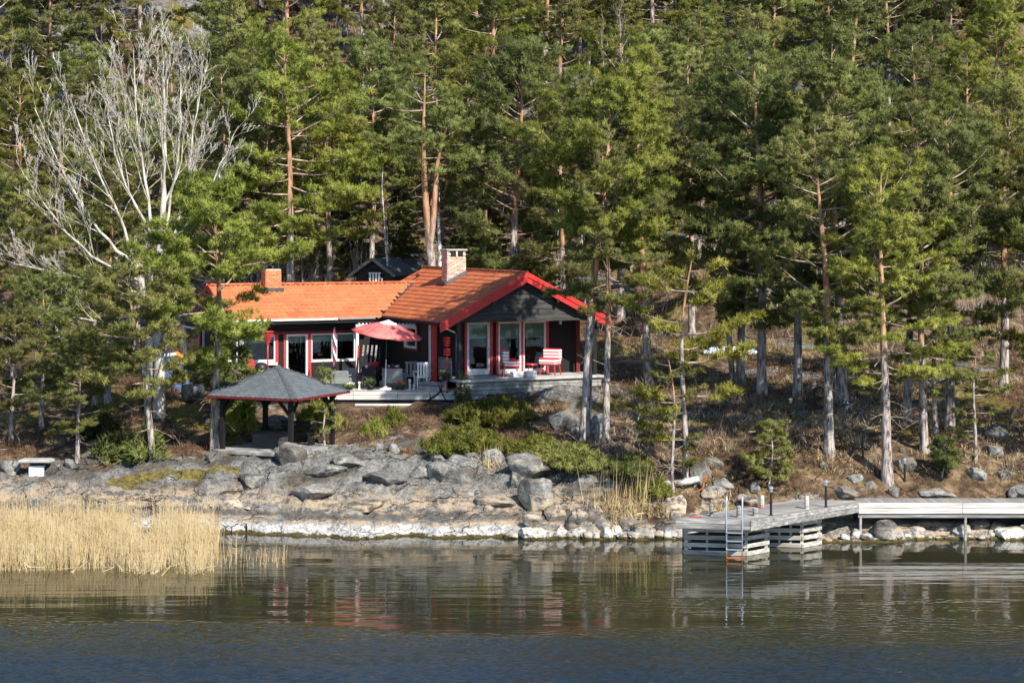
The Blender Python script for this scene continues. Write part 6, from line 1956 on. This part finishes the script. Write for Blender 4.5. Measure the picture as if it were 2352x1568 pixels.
for lb, uu, mat_, r_, h_ in (("white cup on the dark patio table", 893, 'white', 0.045, 0.10), ("white bowl on the dark patio table", 912, 'white', 0.10, 0.09), ("small red jar on the dark patio table", 902, 'red', 0.05, 0.13)):
    p = ((uu - CU) / FPX * 76.5, 76.5, DZ + 0.754)
    tag(MB().lathe([(r_ * 0.7, 0), (r_, h_ * 0.6), (r_, h_), (r_ * 0.85, h_), (r_ * 0.8, h_ * 0.3)], 12).build("tableware", M[mat_], None, p, sm=True), lb, "tableware")
# red tub
p = on_deck(856, 77.0)
tag(MB().lathe([(0.16, 0), (0.22, 0.12), (0.26, 0.45), (0.28, 0.5), (0.25, 0.5), (0.2, 0.2)], 16).build("red_tub", M['red'], None, (p[0], p[1], p[2] + 0.42), sm=True), "shiny red cushion-like tub on the seat behind the blue and white cloth", "tub")
st_ = MB().box((0, 0, 0.2), (0.5, 0.5, 0.40)).build("stool", M['dark'], None, (p[0], p[1], p[2])); tag(st_, "dark stool under the red tub", "stool")
# deck lounger folded upright
dl = thing("deck_lounger", "folded upright lounger with slanted pale slats and red side rail", "lounger", on_deck(838, 77.6), 0.0)
for i in range(4):
    MB().bar((-0.15 + 0.17 * i, 0.0, 0.45), (-0.05 + 0.17 * i, 0.15, 1.55), 0.07, 0.03, (0, 1, 0)).build("slat", M['greywood_x'], dl)
MB().bar((-0.33, 0, 0.0), (-0.26, 0.12, 1.55), 0.07, 0.05, (0, 1, 0)).build("side_rail", M['red'], dl)
MB().bar((0.5, 0, 0.0), (0.6, 0.12, 1.5), 0.05, 0.05, (0, 1, 0)).build("side_rail", M['dark'], dl)
MB().box((0.1, 0.05, 0.42), (0.8, 0.1, 0.05)).build("cross_rail", M['dark'], dl)
# furled pennant on a post
p = on_deck(768, 77.2)
pn = thing("furled_flag", "furled red, white and dark striped flag hanging on its pole", "flag", p)
MB().tube([(0.0, 0.05, 0), (0.0, 0.05, 2.3)], 0.025, 7).build("pole", M['dark'], pn, sm=True)
fm_ = MB(); prof = []
for i in range(13):
    t_ = i / 12; prof.append((0.02 + 0.075 * math.sin(math.pi * min(1, t_ * 0.9 + 0.05)) * (1.1 - 0.3 * t_), 0.75 + 1.5 * t_))
fm_.lathe(prof, 10); fm_.build("cloth", M['twist'], pn, sm=True)
# pots with plants
def pot(name, label, loc, r, h, fl=None, n=26, hh=0.18, mat='terracotta', stand=0.0):
    t = thing(name, label, "potted plant", loc)
    z = 0.0
    if stand:
        MB().lathe([(r * 0.9, 0), (r * 0.35, 0.05), (r * 0.3, stand - 0.04), (r * 0.8, stand)], 10).build("pedestal", M['concrete'], t, sm=True); z = stand
    MB().lathe([(r * 0.65, z), (r * 0.95, z + h * 0.85), (r, z + h), (r * 0.85, z + h), (r * 0.8, z + h * 0.9)], 14).build("pot", M[mat], t, sm=True)
    rng = np.random.default_rng(int(abs(loc[0]) * 100))
    P = np.stack([rng.normal(0, r * 0.45, n), rng.normal(0, r * 0.45, n), np.full(n, z + h)], 1)
    link("leaves", mesh_np("leaves", *needles_np(rng, P, np.tile([0, 0, 0.8], (n, 1)), 7, hh, 0.035, 0.55)), M['leaf'], t)
    if fl:
        P2 = P[: n // 2] + [0, 0, hh * 0.7]
        link("flowers", mesh_np("flowers", *needles_np(rng, P2, np.tile([0, 0, 0.3], (len(P2), 1)), 7, 0.06, 0.05, 0.8)), M[fl], t)
pot("flower_pot", "black flower pot with green plant at the deck edge below the draped chair", on_deck(850, 75.05), 0.17, 0.26)
pot("flower_bowl", "low black bowl with red flowers at the deck edge beside the parasol foot", on_deck(918, 75.05), 0.24, 0.18, 'red', 20, 0.14)
pot("flower_bowl", "low dark bowl with white flowers at the deck edge above the gazebo roof", on_deck(800, 75.05), 0.24, 0.14, 'petal', 18, 0.12)
pot("flower_pot", "dark urn of yellow and white flowers on a pedestal by the porch corner", (-2.55, 74.85, DZ + 0.0), 0.17, 0.26, 'petal', 24, 0.16, stand=0.36)
# white lantern posts
for lb, uu, hh in (("slim white candle lantern on the deck edge by the white chair", 941, 0.40), ("shorter white candle lantern beside the slim one", 951, 0.20), ("small white lantern on the deck edge beside the white-flowered bowl", 825, 0.30)):
    p = on_deck(uu, 75.1)
    tag(MB().lathe([(0.05, 0), (0.05, 0.02), (0.035, 0.03), (0.04, hh * 0.75), (0.06, hh * 0.8), (0.045, hh), (0.01, hh + 0.02)], 10).build("lantern", M['white'], None, p, sm=True), lb, "lantern")
# red stacked garden ornaments
def totem(label, loc, h, hang):
    t = thing("garden_ornament", label, "ornament", loc)
    MB().tube([(0, 0, 0), (0, 0, h)], 0.03, 8).build("pole", M['red'], t, sm=True)
    for z, n, r0, r1 in hang:
        for i in range(n):
            f_ = i / max(1, n - 1); r = r0 + (r1 - r0) * f_
            MB().lathe([(r * 0.7, 0), (r, 0.02), (r, 0.05), (r * 0.7, 0.07)], 12, (0, 0, z + i * 0.095)).build("disc", M['red'], t)
totem("red garden ornament of stacked discs on a pole by the porch corner", (-2.50, 74.75, DZ - 0.1), 2.2, [(1.42, 5, 0.13, 0.13), (1.93, 5, 0.15, 0.12)] if False else [(1.45, 3, 0.14, 0.14), (1.80, 4, 0.13, 0.15)])
totem("red cone-shaped ornament of widening discs before the big left window", (*on_deck(615, 77.0)[:2], DZ), 2.1, [(1.62, 6, 0.07, 0.26)])
# porch seats
def porch(u, y):   # local y
    x = hx(u, y); w = cottage_m @ Vector((x, y, PF)); return (w.x, w.y, w.z + 0.002)
def red_seat(label, u, y, rz):
    t = thing("red_armchair", label, "armchair", porch(u, y), rz)
    MB().box((0, 0, 0.42), (0.66, 0.60, 0.06)).build("seat", M['red'], t, bevel=0.02)
    MB().box((0, 0.27, 0.66), (0.66, 0.05, 0.42), M=Matrix.Rotation(R(-8), 3, 'X')).build("backrest", M['red'], t, bevel=0.02)
    for s_ in (-1, 1):
        MB().box((s_ * 0.36, 0.02, 0.66), (0.05, 0.56, 0.05)).build("armrest", M['red'], t, bevel=0.02)
        for q in (-1, 1):
            MB().bar((s_ * 0.28, q * 0.24, 0.40), (s_ * 0.33, q * 0.29, 0.0), 0.04, 0.04).build("leg", M['red'], t)
    for nm, c, s in (("seat_cushion", (0, -0.05, 0.54), (0.72, 0.66, 0.20)), ("back_cushion", (0, 0.20, 0.80), (0.74, 0.26, 0.46))):
        o = MB().box((0, 0, 0), s).build(nm, M['stripe'], t, loc=c); b = o.modifiers.new("round", 'BEVEL'); b.width = 0.06; b.segments = 3
    return t
red_seat("red armchair with striped cushions facing away near the glazed door", 1172, 0.75, R(25 + 70))
red_seat("red armchair with red and white checked cushions on the porch's open side", 1264, 0.85, R(25 - 50))
tt = thing("side_table", "small red table between the two red porch armchairs", "table", porch(1220, 0.7), R(25))
MB().lathe([(0.24, 0.44), (0.25, 0.46), (0.24, 0.48)], 16).build("top", M['red'], tt)
for k in range(3):
    a = R(120 * k + 20); MB().bar((0.06 * math.cos(a), 0.06 * math.sin(a), 0.44), (0.2 * math.cos(a), 0.2 * math.sin(a), 0), 0.03, 0.03).build("leg", M['red'], tt)
for lb, uu in (("white square planter under the striped-cushion armchair", 1187), ("white tapered planter below the small red porch table", 1218)):
    o = MB().box((0, 0, 0.12), (0.40, 0.3, 0.22), top=1.12).build("planter", M['white'], None, porch(uu, 0.30), (0, 0, R(25)), bevel=0.01); tag(o, lb, "planter")
# left of the patio: black chair with red cushion, kettle grill, water barrel
c_ = chair("garden_chair", "black reclining chair with red cushion by the big left window", on_deck(583, 76.4), R(60), 'black', 0.6, 0.6, 0.42, 1.1)
o = MB().box((0, 0.18, 0.78), (0.5, 0.10, 0.6), M=Matrix.Rotation(R(-14), 3, 'X')).build("cushion", M['red'], c_, bevel=0.03)
gr = thing("grill", "black kettle grill on legs near the cone-shaped ornament", "grill", on_deck(600, 75.9))
MB().lathe([(0.02, 0.55), (0.2, 0.6), (0.27, 0.75), (0.27, 0.80), (0.2, 0.95), (0.03, 1.0)], 16).build("bowl", M['black'], gr, sm=True)
for k in range(3):
    a = R(120 * k); MB().tube([(0.15 * math.cos(a), 0.15 * math.sin(a), 0.62), (0.3 * math.cos(a), 0.3 * math.sin(a), 0)], 0.014, 6).build("leg", M['black'], gr)
tag(MB().box((0, 0, 0.35), (1.1, 0.4, 0.70)).build("wooden_bin", M['bleached'], None, on_deck(632, 76.6), bevel=0.01), "pale wooden chest below the big left window", "chest")
bx, by, bzz = spot(443, 922)
tag(MB().lathe([(0.40, 0), (0.44, 0.1), (0.46, 0.4), (0.44, 0.62), (0.42, 0.64), (0.38, 0.6)], 18).build("water_tub", M['lead'], None, (bx, by, bzz), sm=True), "large grey water tub at the cottage's far corner", "tub")
# stone table at the left shore
x, y, z = spot(84, 1088)
stb = thing("stone_table", "stone slab table on a white block at the left shore", "table", (x, y, z), 0.1)
MB().box((0, 0.1, 0.09), (0.52, 0.4, 0.38)).build("base", M['white'], stb, bevel=0.02)
MB().box((0, 0.15, 0.32), (0.45, 0.4, 0.1)).build("neck", M['slate_board'], stb)
m = MB(); m.prism([(-0.60, -0.25), (0.45, -0.32), (0.62, 0.0), (0.5, 0.40), (-0.5, 0.42)], 0.40, 0.50); m.build("slab", M['concrete'], stb, bevel=0.02)
# blue tarpaulin and pale plastic further back
Yt = 79.5; xt = (392 - CU) / FPX * Yt
tp_ = thing("covered_boat", "blue tarpaulin mound with white and orange top behind the bare tree", "tarpaulin", (xt, Yt, gz(xt, Yt)), 0.3)
mb_ = BM_[3].copy(); mb_.materials.clear(); mb_.materials.append(M['bluetarp'])
zt_ = EYE - (812 - HV) / FPX * Yt - gz(xt, Yt)
link("cover", mb_, None, tp_, (0, 0, zt_ * 0.38), (0, 0, 0), (0.75, 1.0, zt_ * 0.62))
MB().bar((-0.35, -0.5, zt_ * 0.98), (0.15, -0.5, zt_ * 1.02), 0.3, 0.10).build("white_flap", M['white'], tp_)
MB().bar((0.15, -0.5, zt_ * 1.06), (0.42, -0.55, zt_ * 0.92), 0.3, 0.10).build("orange_flap", M['orange'], tp_)
Yt = 88.0
for i, (uu, v0, v1, lb) in enumerate(((1728, 802, 838, "pale blue plastic sheet panel between the dark pines on the right"), (1660, 796, 836, "whitish plastic sheet panel behind the young bushy pine"))):
    xt = (uu - CU) / FPX * Yt; zg = gz(xt, Yt); zt_ = EYE - (v0 - HV) / FPX * Yt
    m = MB(); n = 18; W_ = 1.1 if i == 0 else 1.7
    for k in range(n + 1):
        xx = -W_ / 2 + W_ * k / n; yy = 0.06 * math.sin(k * 2.1)
        m.v += [(xx, yy, 0), (xx, yy + 0.1, zt_ - zg)]
    for k in range(n): m.f.append((2 * k, 2 * k + 2, 2 * k + 3, 2 * k + 1))
    t = thing("plastic_sheeting", lb, "plastic sheeting", (xt, Yt, zg), 0.1)
    o = m.build("sheet", M['paleblue'], t, sm=True); md = o.modifiers.new("t", 'SOLIDIFY'); md.thickness = 0.02
    MB().box((-W_ / 2, 0.08, (zt_ - zg) / 2), (0.06, 0.06, zt_ - zg)).build("post", M['greywood_x'], t)
    MB().box((W_ / 2, 0.08, (zt_ - zg) / 2), (0.06, 0.06, zt_ - zg)).build("post", M['greywood_x'], t)
# driftwood and rusty gear
x, y, z = spot(1008, 925)
dw = MB(); dw.tube([(-0.45, 0, 0.0), (-0.1, 0, 0.22), (0.1, 0, 0.38), (0.12, 0, 0.62)], [0.05, 0.045, 0.04, 0.02], 6); dw.tube([(0.1, 0, 0.38), (0.28, 0, 0.05)], [0.04, 0.02], 6); dw.tube([(0.08, 0, 0.36), (0.0, 0.05, 0.66)], [0.03, 0.012], 6); dw.tube([(-0.3, 0, 0.1), (-0.36, 0, 0.36)], [0.03, 0.015], 6)
tag(dw.build("driftwood", M['dark'], None, (x, y - 0.4, z + 0.1), sm=True), "black gnarled driftwood branch standing before the deck step", "driftwood")
x, y, z = spot(1612, 1135)
rw = MB(); rw.tube([(0, 0, 0), (0.06, 0, 0.35), (0.14, 0, 0.62)], 0.035, 7); rw.tube([(0.05, 0, 0.2), (-0.15, 0, 0.05)], 0.03, 6); rw.box((0.1, 0, 0.5), (0.10, 0.06, 0.22))
tag(rw.build("rusty_anchor", M['rust'], None, (x, y, z), sm=False), "rusty red iron gear leaning among stones behind the pier", "anchor")
x, y, z = spot(1602, 1120)
lg = MB().tube([(-0.7, 0, 0.12), (-0.2, 0.05, 0.15), (0.3, 0.0, 0.22), (0.6, 0, 0.3)], [0.10, 0.11, 0.12, 0.10], 8)
tag(lg.build("fallen_log", M['pale'], None, (x - 0.55, y, z), sm=True), "fallen pale log at the foot of the leaning young pine", "log")
